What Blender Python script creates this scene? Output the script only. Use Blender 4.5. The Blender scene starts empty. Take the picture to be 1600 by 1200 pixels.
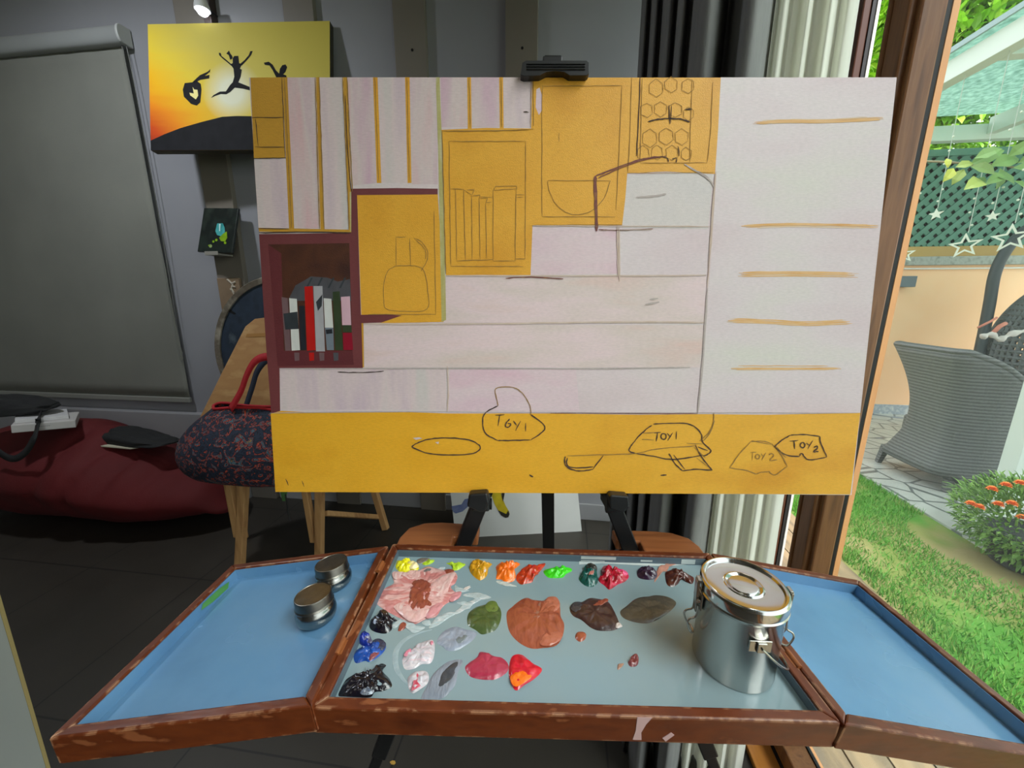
import bpy, bmesh, math, random
from math import sin, cos, pi, radians, atan2, sqrt, hypot
from mathutils import Vector, Matrix, Euler, noise
random.seed(7)
SC = bpy.context.scene
COL = SC.collection
V = Vector

# ------------------------------------------------------------------ camera
FPX, PITCH, YAW = 602.0, radians(12.73), radians(7.5)
CAMP = V((0, 0, 1.28))
cam = bpy.data.cameras.new('camera'); cam.sensor_width = 36; cam.lens = FPX/1600*36
cam.clip_start = .01; cam.clip_end = 200
camo = bpy.data.objects.new('camera', cam); COL.objects.link(camo)
camo.location = CAMP; camo.rotation_euler = (pi/2-PITCH, 0, YAW)
SC.camera = camo

def ray(x, y):
    cx = (x-800)/FPX; cy = (600-y)/FPX
    a, b, c_ = cx, cos(PITCH)+cy*sin(PITCH), -sin(PITCH)+cy*cos(PITCH)
    return V((a*cos(YAW)-b*sin(YAW), a*sin(YAW)+b*cos(YAW), c_))
def onz(x, y, z): r = ray(x, y); return CAMP+r*((z-CAMP.z)/r.z)
def ony(x, y, Y): r = ray(x, y); return CAMP+r*(Y/r.y)
def onx(x, y, X): r = ray(x, y); return CAMP+r*(X/r.x)
def onp(x, y, p, n): r = ray(x, y); return CAMP+r*((p-CAMP).dot(n)/r.dot(n))

# ------------------------------------------------------------------ materials
def lin(c):
    return tuple(((v/255)/12.92 if v/255 <= .04045 else ((v/255+.055)/1.055)**2.4) for v in c)+(1,)
def mat(name, cols, scale=6, stretch=(1, 1, 1), rough=.5, metal=0, bump=0, bscale=None, detail=4,
        pos=None, spec=.5, coat=0, dist=0, sharp=False, tex='noise', emit=None, rvar=0):
    m = bpy.data.materials.new(name); m.use_nodes = True
    nt = m.node_tree; N = nt.nodes; L = nt.links; b = N['Principled BSDF']
    b.inputs['Roughness'].default_value = rough; b.inputs['Metallic'].default_value = metal
    b.inputs['Specular IOR Level'].default_value = spec
    if coat: b.inputs['Coat Weight'].default_value = coat; b.inputs['Coat Roughness'].default_value = .15
    if isinstance(cols[0], (int, float)): cols = [cols]
    tc = N.new('ShaderNodeTexCoord'); mp = N.new('ShaderNodeMapping'); mp.inputs['Scale'].default_value = stretch
    L.new(tc.outputs['Object'], mp.inputs['Vector'])
    if len(cols) > 1:
        if tex == 'island':
            t = N.new('ShaderNodeNewGeometry'); out = t.outputs['Random Per Island']
        elif tex == 'wave':
            t = N.new('ShaderNodeTexWave'); t.bands_direction = 'Z'; t.inputs['Scale'].default_value = scale; t.inputs['Distortion'].default_value = 1.2; t.inputs['Detail Scale'].default_value = 4
            L.new(mp.outputs['Vector'], t.inputs['Vector']); out = t.outputs['Fac']
        elif tex == 'voronoi':
            t = N.new('ShaderNodeTexVoronoi'); t.inputs['Scale'].default_value = scale
            L.new(mp.outputs['Vector'], t.inputs['Vector']); out = t.outputs['Color']
        else:
            t = N.new('ShaderNodeTexNoise'); t.inputs['Scale'].default_value = scale; t.inputs['Detail'].default_value = detail
            t.inputs['Distortion'].default_value = dist
            L.new(mp.outputs['Vector'], t.inputs['Vector']); out = t.outputs['Fac']
        r = N.new('ShaderNodeValToRGB'); e = r.color_ramp.elements
        n = len(cols)
        if pos is None: pos = [.3+.4*i/(n-1) for i in range(n)] if tex == 'noise' else [i/(n-1) for i in range(n)]
        while len(e) < n: e.new(.5)
        for i in range(n): e[i].position = pos[i]
        for i in range(n): e[i].color = lin(cols[i])
        if sharp: r.color_ramp.interpolation = 'CONSTANT'
        L.new(out, r.inputs['Fac']); L.new(r.outputs['Color'], b.inputs['Base Color'])
    else:
        b.inputs['Base Color'].default_value = lin(cols[0])
    if rvar:
        t3 = N.new('ShaderNodeTexNoise'); t3.inputs['Scale'].default_value = scale*1.7; L.new(mp.outputs['Vector'], t3.inputs['Vector'])
        mr = N.new('ShaderNodeMapRange'); mr.inputs['To Min'].default_value = max(.02, rough-rvar); mr.inputs['To Max'].default_value = rough+rvar
        L.new(t3.outputs['Fac'], mr.inputs['Value']); L.new(mr.outputs['Result'], b.inputs['Roughness'])
    if bump:
        t2 = N.new('ShaderNodeTexNoise'); t2.inputs['Scale'].default_value = bscale or scale; t2.inputs['Detail'].default_value = 3
        L.new(mp.outputs['Vector'], t2.inputs['Vector'])
        bp = N.new('ShaderNodeBump'); bp.inputs['Strength'].default_value = bump; bp.inputs['Distance'].default_value = .004
        L.new(t2.outputs['Fac'], bp.inputs['Height']); L.new(bp.outputs['Normal'], b.inputs['Normal'])
    if emit:
        b.inputs['Emission Color'].default_value = lin(emit[0]); b.inputs['Emission Strength'].default_value = emit[1]
    return m
def nodes(m): return m.node_tree.nodes, m.node_tree.links, m.node_tree.nodes['Principled BSDF']

def glass_mat(name, tint=(245, 250, 248), refl=.08, haze=.02, rough=.0):
    m = bpy.data.materials.new(name); m.use_nodes = True; nt = m.node_tree; N = nt.nodes; L = nt.links
    N.remove(N['Principled BSDF']); out = N['Material Output']
    tr = N.new('ShaderNodeBsdfTransparent'); tr.inputs['Color'].default_value = lin(tint)
    gl = N.new('ShaderNodeBsdfGlossy'); gl.inputs['Roughness'].default_value = rough
    df = N.new('ShaderNodeBsdfDiffuse'); df.inputs['Color'].default_value = (.9, .93, .92, 1)
    fr = N.new('ShaderNodeLayerWeight'); fr.inputs['Blend'].default_value = refl
    m1 = N.new('ShaderNodeMixShader'); m2 = N.new('ShaderNodeMixShader'); m2.inputs['Fac'].default_value = haze
    L.new(fr.outputs['Fresnel'], m1.inputs['Fac']); L.new(tr.outputs[0], m1.inputs[1]); L.new(gl.outputs[0], m1.inputs[2])
    L.new(m1.outputs[0], m2.inputs[1]); L.new(df.outputs[0], m2.inputs[2]); L.new(m2.outputs[0], out.inputs['Surface'])
    return m

# ------------------------------------------------------------------ mesh builder
def cr(pts, n=6, closed=False):
    """Catmull-Rom resample"""
    pts = [V(p) for p in pts]; k = len(pts); out = []
    rng = range(k if closed else k-1)
    for i in rng:
        if closed: p0, p1, p2, p3 = pts[(i-1) % k], pts[i], pts[(i+1) % k], pts[(i+2) % k]
        else: p0, p1, p2, p3 = pts[max(i-1, 0)], pts[i], pts[i+1], pts[min(i+2, k-1)]
        for j in range(n):
            t = j/n
            out.append(.5*((2*p1)+(p2-p0)*t+(2*p0-5*p1+4*p2-p3)*t*t+(3*p1-p0-3*p2+p3)*t**3))
    if not closed: out.append(pts[-1])
    return out

class MB:
    def __init__(s): s.v = []; s.f = []; s.m = []
    def add(s, vs, fs, mi=0):
        o = len(s.v); s.v += [V(p) for p in vs]
        for f in fs: s.f.append([i+o for i in f]); s.m.append(mi)
        return s
    def box(s, a, b, mi=0):
        x0, y0, z0 = a; x1, y1, z1 = b
        x0, x1 = min(x0, x1), max(x0, x1); y0, y1 = min(y0, y1), max(y0, y1); z0, z1 = min(z0, z1), max(z0, z1)
        return s.add([(x0, y0, z0), (x1, y0, z0), (x1, y1, z0), (x0, y1, z0), (x0, y0, z1), (x1, y0, z1), (x1, y1, z1), (x0, y1, z1)],
                     [(0, 3, 2, 1), (4, 5, 6, 7), (0, 1, 5, 4), (1, 2, 6, 5), (2, 3, 7, 6), (3, 0, 4, 7)], mi)
    def bar(s, p, q, w, t, up=(0, 0, 1), mi=0, w2=None, t2=None):
        p, q = V(p), V(q); d = (q-p).normalized(); u = V(up)
        if abs(d.dot(u)) > .98: u = V((0, 1, 0))
        a = d.cross(u).normalized(); b = a.cross(d).normalized(); vs = []
        for c_, ww, tt in ((p, w, t), (q, w2 or w, t2 or t)):
            for i, j in ((-1, -1), (1, -1), (1, 1), (-1, 1)): vs.append(c_+a*i*ww/2+b*j*tt/2)
        return s.add(vs, [(3, 2, 1, 0), (4, 5, 6, 7), (0, 1, 5, 4), (1, 2, 6, 5), (2, 3, 7, 6), (3, 0, 4, 7)], mi)
    def tube(s, pts, r, n=8, mi=0, closed=False):
        pts = [V(p) for p in pts]; k = len(pts); o = len(s.v); u = None
        for i, p in enumerate(pts):
            d = (pts[(i+1) % k]-pts[i-1]) if closed else pts[min(i+1, k-1)]-pts[max(i-1, 0)]
            d.normalize()
            if u is None: u = d.orthogonal().normalized()
            u = (u-d*u.dot(d)).normalized(); w = d.cross(u); rr = r[i] if isinstance(r, (list, tuple)) else r
            for j in range(n): a = 2*pi*j/n; s.v.append(p+(u*cos(a)+w*sin(a))*rr)
        for i in range(k if closed else k-1):
            for j in range(n):
                i2 = (i+1) % k
                s.f.append([o+i*n+j, o+i*n+(j+1) % n, o+i2*n+(j+1) % n, o+i2*n+j]); s.m.append(mi)
        if not closed:
            s.f.append([o+j for j in reversed(range(n))]); s.f.append([o+(k-1)*n+j for j in range(n)]); s.m += [mi, mi]
        return s
    def lathe(s, prof, n=48, mi=0, c=(0, 0, 0)):
        o = len(s.v); k = len(prof); c = V(c)
        for r, z in prof:
            for j in range(n): a = 2*pi*j/n; s.v.append(c+V((r*cos(a), r*sin(a), z)))
        for i in range(k-1):
            for j in range(n): s.f.append([o+i*n+j, o+i*n+(j+1) % n, o+(i+1)*n+(j+1) % n, o+(i+1)*n+j]); s.m.append(mi)
        s.f.append([o+j for j in reversed(range(n))]); s.f.append([o+(k-1)*n+j for j in range(n)]); s.m += [mi, mi]
        return s
    def poly(s, pts, mi=0): return s.add(pts, [list(range(len(pts)))], mi)
    def prism(s, pts, off, mi=0):
        n = len(pts); off = V(off); pts = [V(p) for p in pts]
        nn = V((0, 0, 0))
        for i in range(n): nn += (pts[i]-pts[0]).cross(pts[(i+1) % n]-pts[0])
        if nn.dot(off) < 0: pts.reverse()
        vs = pts+[p+off for p in pts]
        fs = [list(reversed(range(n))), list(range(n, 2*n))]+[(i, (i+1) % n, n+(i+1) % n, n+i) for i in range(n)]
        return s.add(vs, fs, mi)
    def grid(s, rows, mi=0, wrap=False):
        o = len(s.v); k = len(rows); n = len(rows[0])
        for r in rows: s.v += [V(p) for p in r]
        for i in range(k-1):
            for j in range(n if wrap else n-1):
                s.f.append([o+i*n+j, o+i*n+(j+1) % n, o+(i+1)*n+(j+1) % n, o+(i+1)*n+j]); s.m.append(mi)
        return s
    def sphere(s, c, r, nu=24, nv=14, mi=0, fn=None):
        c = V(c); rows = []
        for i in range(nv+1):
            th = pi*i/nv-pi/2; row = []
            for j in range(nu):
                a = 2*pi*j/nu; d = V((cos(th)*cos(a), cos(th)*sin(a), sin(th)))
                p = V((d.x*r[0], d.y*r[1], d.z*r[2]))+c
                row.append(fn(p, d) if fn else p)
            rows.append(row)
        return s.grid(rows, mi, True)
    def build(s, name, mats, parent=None, world=False, smooth=None, bevel=0, solid=0, sub=0, M=None):
        """parent given: coordinates are parent-local unless world=True; no parent: origin goes to base centre"""
        me = bpy.data.meshes.new(name)
        vs = s.v
        if parent is not None and world:
            inv = MW[parent.name].inverted(); vs = [inv@p for p in vs]
        o = bpy.data.objects.new(name, me); COL.objects.link(o)
        mtx = Matrix()
        if parent is None:
            if M is not None: mtx = M
            else:
                lo = V([min(p[i] for p in vs) for i in range(3)]); hi = V([max(p[i] for p in vs) for i in range(3)])
                c = V(((lo.x+hi.x)/2, (lo.y+hi.y)/2, lo.z)); vs = [p-c for p in vs]; mtx = Matrix.Translation(c)
            o.matrix_world = mtx; MW[o.name] = mtx
        else:
            o.parent = parent; MW[o.name] = MW[parent.name]
        me.from_pydata([tuple(p) for p in vs], [], s.f)
        if not isinstance(mats, (list, tuple)): mats = [mats]
        for m in mats: me.materials.append(m)
        me.polygons.foreach_set('material_index', s.m)
        me.update()
        if smooth is not None:
            me.polygons.foreach_set('use_smooth', [True]*len(me.polygons))
            if smooth < 180: me.set_sharp_from_angle(angle=radians(smooth))
        if solid:
            md = o.modifiers.new('thick', 'SOLIDIFY'); md.thickness = solid; md.offset = 0
        if bevel:
            md = o.modifiers.new('bevel', 'BEVEL'); md.width = bevel; md.segments = 2; md.limit_method = 'ANGLE'; md.angle_limit = radians(40)
        if sub:
            md = o.modifiers.new('sub', 'SUBSURF'); md.levels = sub; md.render_levels = sub
        return o
MW = {}
def tag(o, label=None, cat=None, group=None, kind=None):
    if label: o['label'] = label
    if cat: o['category'] = cat
    if group: o['group'] = group
    if kind: o['kind'] = kind
    return o
def thing(name, label, cat, M=None, group=None):
    o = bpy.data.objects.new(name, None); o.empty_display_size = .05; COL.objects.link(o)
    M = M if M is not None else Matrix()
    if isinstance(M, Vector): M = Matrix.Translation(M)
    o.matrix_world = M; MW[o.name] = M
    return tag(o, label, cat, group)
def pose(loc, e): return Matrix.Translation(V(loc))@Euler(e, 'XYZ').to_matrix().to_4x4()
def struct(o): o['kind'] = 'structure'; return o

# ------------------------------------------------------------------ room shell
m_wall = mat('wall_grey_paint', [(146, 146, 152), (154, 154, 160)], scale=1.5, rough=.45)
m_pil = mat('pilaster_taupe_paint', [(118, 111, 102), (126, 118, 108)], scale=2, rough=.5)
m_white_wall = mat('wall_side_grey', [(122, 120, 118), (130, 128, 125)], scale=1, rough=.7)
m_ceil = mat('ceiling_cream', (176, 156, 126), rough=.8)
m_floor = mat('floor_tile_charcoal', [(50, 46, 40), (57, 52, 46)], scale=3, rough=.45, rvar=.1)
N, L, b = nodes(m_floor)     # tile joints
br = N.new('ShaderNodeTexBrick'); br.offset = 0; br.inputs['Scale'].default_value = 1.0
br.inputs['Brick Width'].default_value = .6; br.inputs['Row Height'].default_value = .6; br.inputs['Mortar Size'].default_value = .003
tc = N.new('ShaderNodeTexCoord'); L.new(tc.outputs['Object'], br.inputs['Vector'])
rampn = [n for n in N if n.type == 'VALTORGB'][0]
mx = N.new('ShaderNodeMix'); mx.data_type = 'RGBA'; L.new(br.outputs['Fac'], mx.inputs['Factor'])
L.new(rampn.outputs['Color'], mx.inputs['A']); mx.inputs['B'].default_value = lin((30, 28, 26)); L.new(mx.outputs['Result'], b.inputs['Base Color'])

XL, XR, YR, YB, ZC = -3.9, .63, -3.0, 2.09, 3.0
struct(MB().box((XL-.1, YR-.1, -.12), (.72, YB+.1, 0)).build('floor', m_floor))
struct(MB().box((XL-.1, YR-.1, ZC), (.75, YB+.1, ZC+.1)).build('ceiling', m_ceil))
struct(MB().box((XL-.1, YB, 0), (.72, YB+.1, ZC)).build('wall_back', m_wall))
struct(MB().box((XL-.1, YR, 0), (XL, YB, ZC)).build('wall_left', m_white_wall))
struct(MB().box((XL-.1, YR-.1, 0), (.72, YR, ZC)).build('wall_rear', m_white_wall))
struct(MB().box((.63, YR, 2.8), (.72, YB, ZC)).build('wall_right', m_white_wall))
for i, (x0, x1) in enumerate(((-1.985, -1.815), (-1.393, -1.236), (-.838, -.682), (-.302, -.154))):
    o = MB().box((x0, YB-.03, 0), (x1, YB, ZC)).build('trim_%d' % (i+1), m_pil, bevel=.002); struct(o)
    if i >= 2:      # screw hole
        p = ony((644, 816)[i-2], (78, 75)[i-2], YB-.031)
        hb = MB(); hb.tube([p+V((0, -.001, 0)), p+V((0, .003, 0))], .006, 12)
        hb.build('screw_hole', mat('hole_black', (12, 11, 10), rough=.9), o, world=True)
struct(MB().box((XL, YB-.05, 0), (-1.99, YB, .56)).box((-1.80, YB-.015, 0), (XR, YB, .1)).build('baseboard_back', mat('dado_grey', [(150, 149, 152), (156, 155, 158)], scale=2, rough=.5), bevel=.003))

# ------------------------------------------------------------------ window wall (right)
m_frame = mat('window_wood', [(128, 84, 52), (146, 98, 62), (112, 72, 46)], scale=9, stretch=(6, 6, .5), rough=.4, bump=.1, bscale=30)
m_fdark = mat('window_wood_dark', [(84, 48, 32), (96, 56, 38)], scale=9, stretch=(6, 6, .5), rough=.4)
m_gasket = mat('black_gasket', (30, 32, 36), rough=.5)
m_bead = mat('wood_bead', [(178, 122, 74), (190, 134, 84)], scale=9, stretch=(6, 6, .5), rough=.45)
m_whitestrip = mat('white_strip', (228, 228, 224), rough=.5)
m_sill = mat('threshold_wood', [(190, 120, 52), (206, 136, 64)], scale=9, stretch=(6, .6, 6), rough=.35)
m_pane = glass_mat('window_glass', haze=.055)
Y0 = .96
fr = MB()
fr.box((.632, Y0, .03), (.694, Y0+.045, 2.8)); fr.box((.645, Y0-.012, .03), (.690, Y0+.002, 2.8))
fr.box((.628, Y0+.045, .03), (.640, Y0+.055, 2.8))
fr.box((.632, YR, .03), (.694, Y0, .075)); fr.box((.632, YR, 2.74), (.694, Y0, 2.8)); fr.box((.632, YR, .03), (.694, YR+.06, 2.8))
fr.box((.632, -1.25, .03), (.694, -1.19, 2.8))
w1 = struct(fr.build('window_1', m_frame, bevel=.004))
MB().box((.694, Y0-.004, .07), (.702, Y0+.012, 2.76)).box((.694, YR+.06, .07), (.702, Y0, .078)).build('gasket', m_gasket, w1, world=True)
MB().box((.702, Y0-.006, .04), (.714, Y0+.02, 2.78)).box((.702, YR, .04), (.714, Y0, .07)).build('glazing_bead', m_bead, w1, world=True)
MB().box((.698, YR+.04, .06), (.7, Y0+.004, 2.76)).build('glass_pane', m_pane, w1, world=True)
fr = MB()
fr.box((.655, 1.138, .03), (.673, 1.165, 2.8)); fr.box((.655, 1.138, .03), (.69, YB, .07)); fr.box((.655, 1.138, 2.74), (.69, YB, 2.8))
fr.box((.655, YB-.05, .03), (.69, YB, 2.8))
w2 = struct(fr.build('window_2', m_fdark, bevel=.003))
MB().box((.673, 1.136, .04), (.681, 1.16, 2.78)).build('gasket', m_gasket, w2, world=True)
MB().box((.682, 1.134, .04), (.6885, 1.15, 2.78)).build('edge_strip', m_whitestrip, w2, world=True)
MB().box((.682, 1.14, .05), (.684, YB-.03, 2.76)).build('glass_pane', m_pane, w2, world=True)
sl = MB().box((.56, YR, 0), (.628, YB-.06, .018)).box((.640, YR, 0), (.72, YB, .030))
w3 = struct(sl.build('trim_5', m_sill, bevel=.003))
MB().box((.628, YR, 0), (.640, YB-.06, .012)).build('track_groove', m_gasket, w3, world=True)

# ------------------------------------------------------------------ big canvas on the easel
CM = pose((.00677, .55625, .98073), (-.10956, .00446, .12405))
cn = (CM.to_3x3()@V((0, -1, 0))); cp0 = CM.translation; CI = CM.inverted()
def cv(x, y, off=0.): p = CI@onp(x, y, cp0, cn); return V((p.x, -off, p.z))
m_edge = mat('raw_canvas_edge', [(222, 214, 208), (232, 226, 220)], scale=30, rough=.85, bump=.15, bscale=500)
def overlay(m, scale, stretch, lo, hi, detail=4):
    """multiply the base colour by a fine streaky noise (woven or brushed texture)"""
    N, L, b = nodes(m); src = b.inputs['Base Color'].links[0].from_socket
    tc = N.new('ShaderNodeTexCoord'); mp = N.new('ShaderNodeMapping'); mp.inputs['Scale'].default_value = stretch; L.new(tc.outputs['Object'], mp.inputs[0])
    t = N.new('ShaderNodeTexNoise'); t.inputs['Scale'].default_value = scale; t.inputs['Detail'].default_value = detail; L.new(mp.outputs[0], t.inputs['Vector'])
    r = N.new('ShaderNodeMapRange'); r.inputs['From Min'].default_value = .3; r.inputs['From Max'].default_value = .7; r.inputs['To Min'].default_value = lo; r.inputs['To Max'].default_value = hi; L.new(t.outputs['Fac'], r.inputs['Value'])
    x = N.new('ShaderNodeMix'); x.data_type = 'RGBA'; x.blend_type = 'MULTIPLY'; x.inputs['Factor'].default_value = 1; L.new(src, x.inputs['A']); L.new(r.outputs['Result'], x.inputs['B']); L.new(x.outputs['Result'], b.inputs['Base Color'])
    return m
def paint(name, cols, scale=9, stretch=(1, 1, 1), **k):
    m = mat(name, cols, scale, stretch, rough=k.pop('rough', .5), bump=.16, bscale=800, detail=6, **k)
    return overlay(m, 330, (.45, 1, 1.6), .92, 1.03)
m_pw = paint('pink_white_paint', [(214, 192, 196), (222, 203, 207), (216, 206, 203)], 4, (1, 1, 2.6))
m_pwr = paint('grey_pink_paint', [(218, 196, 202), (222, 206, 210), (218, 212, 204)], 4, (1, 1, 3))
m_beige = paint('beige_pink_paint', [(224, 192, 186), (220, 200, 196), (230, 204, 208), (222, 192, 184)], 4, (1, 1, 5))
m_pink = paint('pink_paint', [(222, 180, 196), (224, 200, 206), (220, 186, 200)], 5, (1, 1, 3))
m_stripe = paint('pink_stripe_paint', [(220, 172, 180), (216, 196, 196), (208, 168, 188)], 6, (5, 1, .7))
m_stripe2 = paint('pale_stripe_paint', [(208, 198, 196), (220, 198, 200), (206, 182, 194)], 6, (5, 1, .7))
m_greyw = paint('grey_white_paint', [(210, 200, 200), (220, 206, 204)], 8, (1, 1, 2))
m_och = paint('ochre_paint', [(224, 158, 40), (232, 168, 52), (216, 148, 34)], 6)
m_ochb = paint('ochre_paint_deep', [(230, 164, 30), (238, 174, 42), (222, 152, 20)], 5, (1, 1, 2))
m_ochd = paint('ochre_paint_shaded', [(206, 152, 52), (196, 142, 46)], 7)  # ochre darkened on the left, where weaker light is put into the colour
m_olive = paint('olive_edge_paint', [(196, 188, 138), (182, 170, 104), (206, 196, 160)], 10, (6, 1, 1.5))
m_mar = paint('maroon_paint', [(118, 58, 60), (108, 50, 54)], 8, (3, 1, 1))
m_mard = paint('maroon_dark_paint', [(92, 36, 42), (104, 44, 48)], 9)
m_brown = paint('dark_brown_paint', [(64, 32, 22), (82, 44, 28), (54, 26, 22)], 14)
m_char = mat('charcoal_stroke', [(62, 48, 44), (80, 62, 54)], scale=200, rough=.9)
m_pen = mat('pencil_stroke', [(166, 128, 66), (142, 108, 62)], scale=150, rough=.9)
m_penp = mat('pencil_on_pink', [(176, 162, 160), (194, 178, 174)], scale=150, rough=.9)
m_penb = mat('brown_line', [(200, 174, 158), (212, 190, 180)], scale=60, rough=.8)
m_purp = mat('purple_charcoal', [(140, 88, 72), (118, 72, 70), (158, 110, 76)], scale=80, rough=.9)
m_odash = mat('orange_dash_paint', [(222, 166, 96), (228, 182, 128), (214, 152, 78)], scale=20, stretch=(1, 1, 5), rough=.6)
sol = lambda n, c_: mat(n, [tuple(max(0, v-10) for v in c_), c_], scale=40, stretch=(2, 1, 1), rough=.4)
PM = [m_pw, m_pwr, m_beige, m_pink, m_stripe, m_stripe2, m_greyw, m_och, m_ochb, m_ochd, m_olive, m_mar, m_mard, m_brown,
      m_char, m_pen, m_penp, m_penb, m_purp, m_odash,
      sol('book_mauve', (118, 92, 96)), sol('book_white', (214, 212, 210)), sol('book_slate', (56, 60, 66)), sol('book_navy', (40, 42, 50)),
      sol('book_red', (190, 32, 28)), sol('book_grey', (172, 168, 174)), sol('book_green', (58, 70, 48)), sol('book_pink', (218, 176, 190)),
      sol('book_crimson', (148, 24, 48)), sol('book_top', (84, 82, 88)), sol('bluegrey', (120, 128, 140)), mat('pale_orange_dash', [(220, 190, 160), (216, 196, 180)], scale=30, rough=.6)]
(PW, PWR, BEI, PNK, STR, STR2, GRW, OCH, OCHB, OCHD, OLV, MAR, MARD, BRN, CHA, PEN, PENP, PENB, PUR, ODA,
 BMAU, BWHI, BSLA, BNAV, BRED, BGRY, BGRN, BPNK, BCRI, BTOP, BBLU, ODL) = range(32)
cb = thing('large_canvas', 'large unfinished canvas on the black easel, pink and ochre shelves with TOY1 and TOY2 sketched', 'painting', CM)
MB().box((-.449, .0004, .0006), (.449, .021, .5994)).build('stretcher_body', m_edge, cb, bevel=.003)
fm = MB()
_lay = [0]
def area(mi, px, ox=0, oy=0, s=1., lay=None):
    _lay[0] += 1
    off = .00012+.000008*_lay[0] if lay is None else .000008*lay
    fm.poly([cv(ox+x/s, oy+y/s, off) for x, y in px], mi)
def line(mi, px, w=1.4, ox=0, oy=0, s=1., jit=.35, taper=True, off=.0009, smooth=True):
    pts = [(ox+x/s, oy+y/s) for x, y in px]
    if len(pts) > 2 and smooth:
        q = cr([V((x, y, 0)) for x, y in pts], 5)
    else:
        q = []
        for i in range(len(pts)-1):
            a, b_ = V((*pts[i], 0)), V((*pts[i+1], 0)); n = max(2, int((b_-a).length/9))
            q += [a+(b_-a)*(k/n) for k in range(n)]
        q.append(V((*pts[-1], 0)))
    ln = []
    for i, p in enumerate(q):
        d = (q[min(i+1, len(q)-1)]-q[max(i-1, 0)]).normalized(); n = V((-d.y, d.x, 0))
        ww = w*(.75+.5*random.random())*(.45 if taper and i in (0, len(q)-1) else 1)/2
        jx = n*random.uniform(-jit, jit)
        ln.append((cv(*(p+jx+n*ww).xy, off), cv(*(p+jx-n*ww).xy, off)))
    fm.grid([[b_, a] for a, b_ in ln], mi)
A_ = area
front = [(391.5, 121.5), (1401.5, 121.5), (1328.5, 772.5), (430.5, 768.5)]
fm.poly([V((-.4497, -.0001, .0003)), V((.4497, -.0001, .0003)), V((.4497, -.0001, .5997)), V((-.4497, -.0001, .5997))], PW)
# pink and grey areas
A_(PWR, [(1126, 121), (1401, 121), (1343, 646), (1090, 646), (1112, 400)])
A_(STR, [(449, 121), (493, 121), (499, 357), (460, 357)]); A_(STR2, [(499, 121), (536, 121), (545, 358), (507, 358)])
A_(STR2, [(397, 249), (446, 248), (452, 356), (404, 356)])
A_(STR, [(543, 121), (583, 121), (588, 286), (552, 290)]); A_(STR2, [(590, 121), (633, 121), (637, 286), (596, 286)])
A_(STR, [(640, 121), (681, 121), (684, 288), (643, 288)])
A_(STR, [(688, 121), (730, 121), (731, 199), (690, 199)]); A_(STR, [(736, 121), (780, 121), (781, 199), (737, 199)]); A_(STR2, [(786, 121), (830, 121), (829, 199), (787, 199)])
A_(GRW, [(976, 274), (1115, 268), (1106, 358), (972, 356)])
A_(PNK, [(832, 355), (968, 358), (966, 428), (829, 430)])
A_(PWR, [(966, 358), (1106, 358), (1104, 430), (966, 430)])
A_(BEI, [(697, 432), (1104, 432), (1100, 506), (694, 504)]); A_(BEI, [(568, 507), (1100, 508), (1094, 574), (570, 574)])
A_(STR2, [(437, 577), (697, 577), (697, 640), (440, 640)]); A_(PNK, [(702, 577), (900, 577), (905, 642), (701, 642)])
# ochre
A_(OCHB, [(423, 646), (440, 642), (500, 645), (640, 644), (700, 646), (860, 646), (1000, 648), (1095, 647), (1200, 648), (1344, 645), (1328.5, 772.5), (430.5, 768.5)])
A_(OCHD, [(391.5, 121.5), (441, 121), (446, 247), (397, 248)])
for x0, x1, x2, x3, y in ((441, 449, 460, 452, 360), (494, 499, 507, 501, 360), (536.5, 542, 551, 545, 362), (583, 590, 596, 589, 286), (633, 640, 643, 637, 286),
                          (730, 736, 737, 731, 201), (780, 786, 787, 781, 201)):
    A_(OCH if x0 > 560 else OCHD, [(x0, 121), (x1, 121), (x2, y), (x3, y)])
A_(OCHD, [(404, 356), (550, 359), (550, 364), (405, 362)])
A_(OCH, [(690, 203), (760, 200), (830, 201), (832, 121.5), (1126, 121.5), (1122, 200), (1117, 272), (1040, 268), (980, 271), (977, 310), (972, 352), (900, 354), (832, 353), (829, 430), (697, 430)])
A_(OCH, [(558, 304), (684, 302), (690, 400), (693, 503), (600, 505), (565, 500)])
A_(OCHD, [(560, 504), (568, 505), (569, 574), (562, 574)])
A_(OLV, [(681, 121), (687, 121), (690, 205), (696, 430), (697, 500), (690, 503), (688, 400), (685, 250)])
A_(OLV, [(546.5, 300), (549, 300), (551, 362), (547, 362)])
A_(PNK, [(838, 140), (843, 137), (847, 150), (847, 172), (842, 180), (837, 168)])
# maroon cabinet
A_(MAR, [(405, 366), (549, 364), (549, 295), (620, 294), (684, 295), (684, 304), (558, 305), (562, 430), (564, 492), (600, 491), (628, 493), (596, 504), (565, 505), (567, 575), (437, 575), (438, 642), (424, 646), (416, 540)])
A_(MARD, [(419, 382), (442, 396), (446, 560), (434, 572)])
A_(BRN, [(419, 382), (546, 380), (551, 560), (444, 560), (440, 396)])
A_(MARD, [(440, 548), (551, 548), (553, 570), (434, 572)])
A_(BTOP, [(452, 466), (462, 446), (478, 437), (486, 432), (512, 434), (528, 440), (547, 436), (549, 470), (452, 470)])
for x in (478, 494, 512, 530): A_(BSLA, [(x, 450), (x+8, 434), (x+11, 434), (x+3, 450)])
A_(BMAU, [(440, 464), (450, 466), (455, 548), (446, 548)])
A_(BWHI, [(452, 466), (464, 467), (469, 547), (456, 548)]); A_(BSLA, [(443, 490), (465, 487), (467, 514), (446, 515)])
A_(BNAV, [(467, 478), (476, 478), (479, 547), (470, 547)])
A_(BRED, [(476, 448), (489, 447), (493.5, 547), (480, 548)])
A_(BGRY, [(490, 447), (504, 447), (508, 549), (494, 549)]); A_(BSLA, [(494, 472), (504, 460), (503, 478), (497, 486)])
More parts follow.
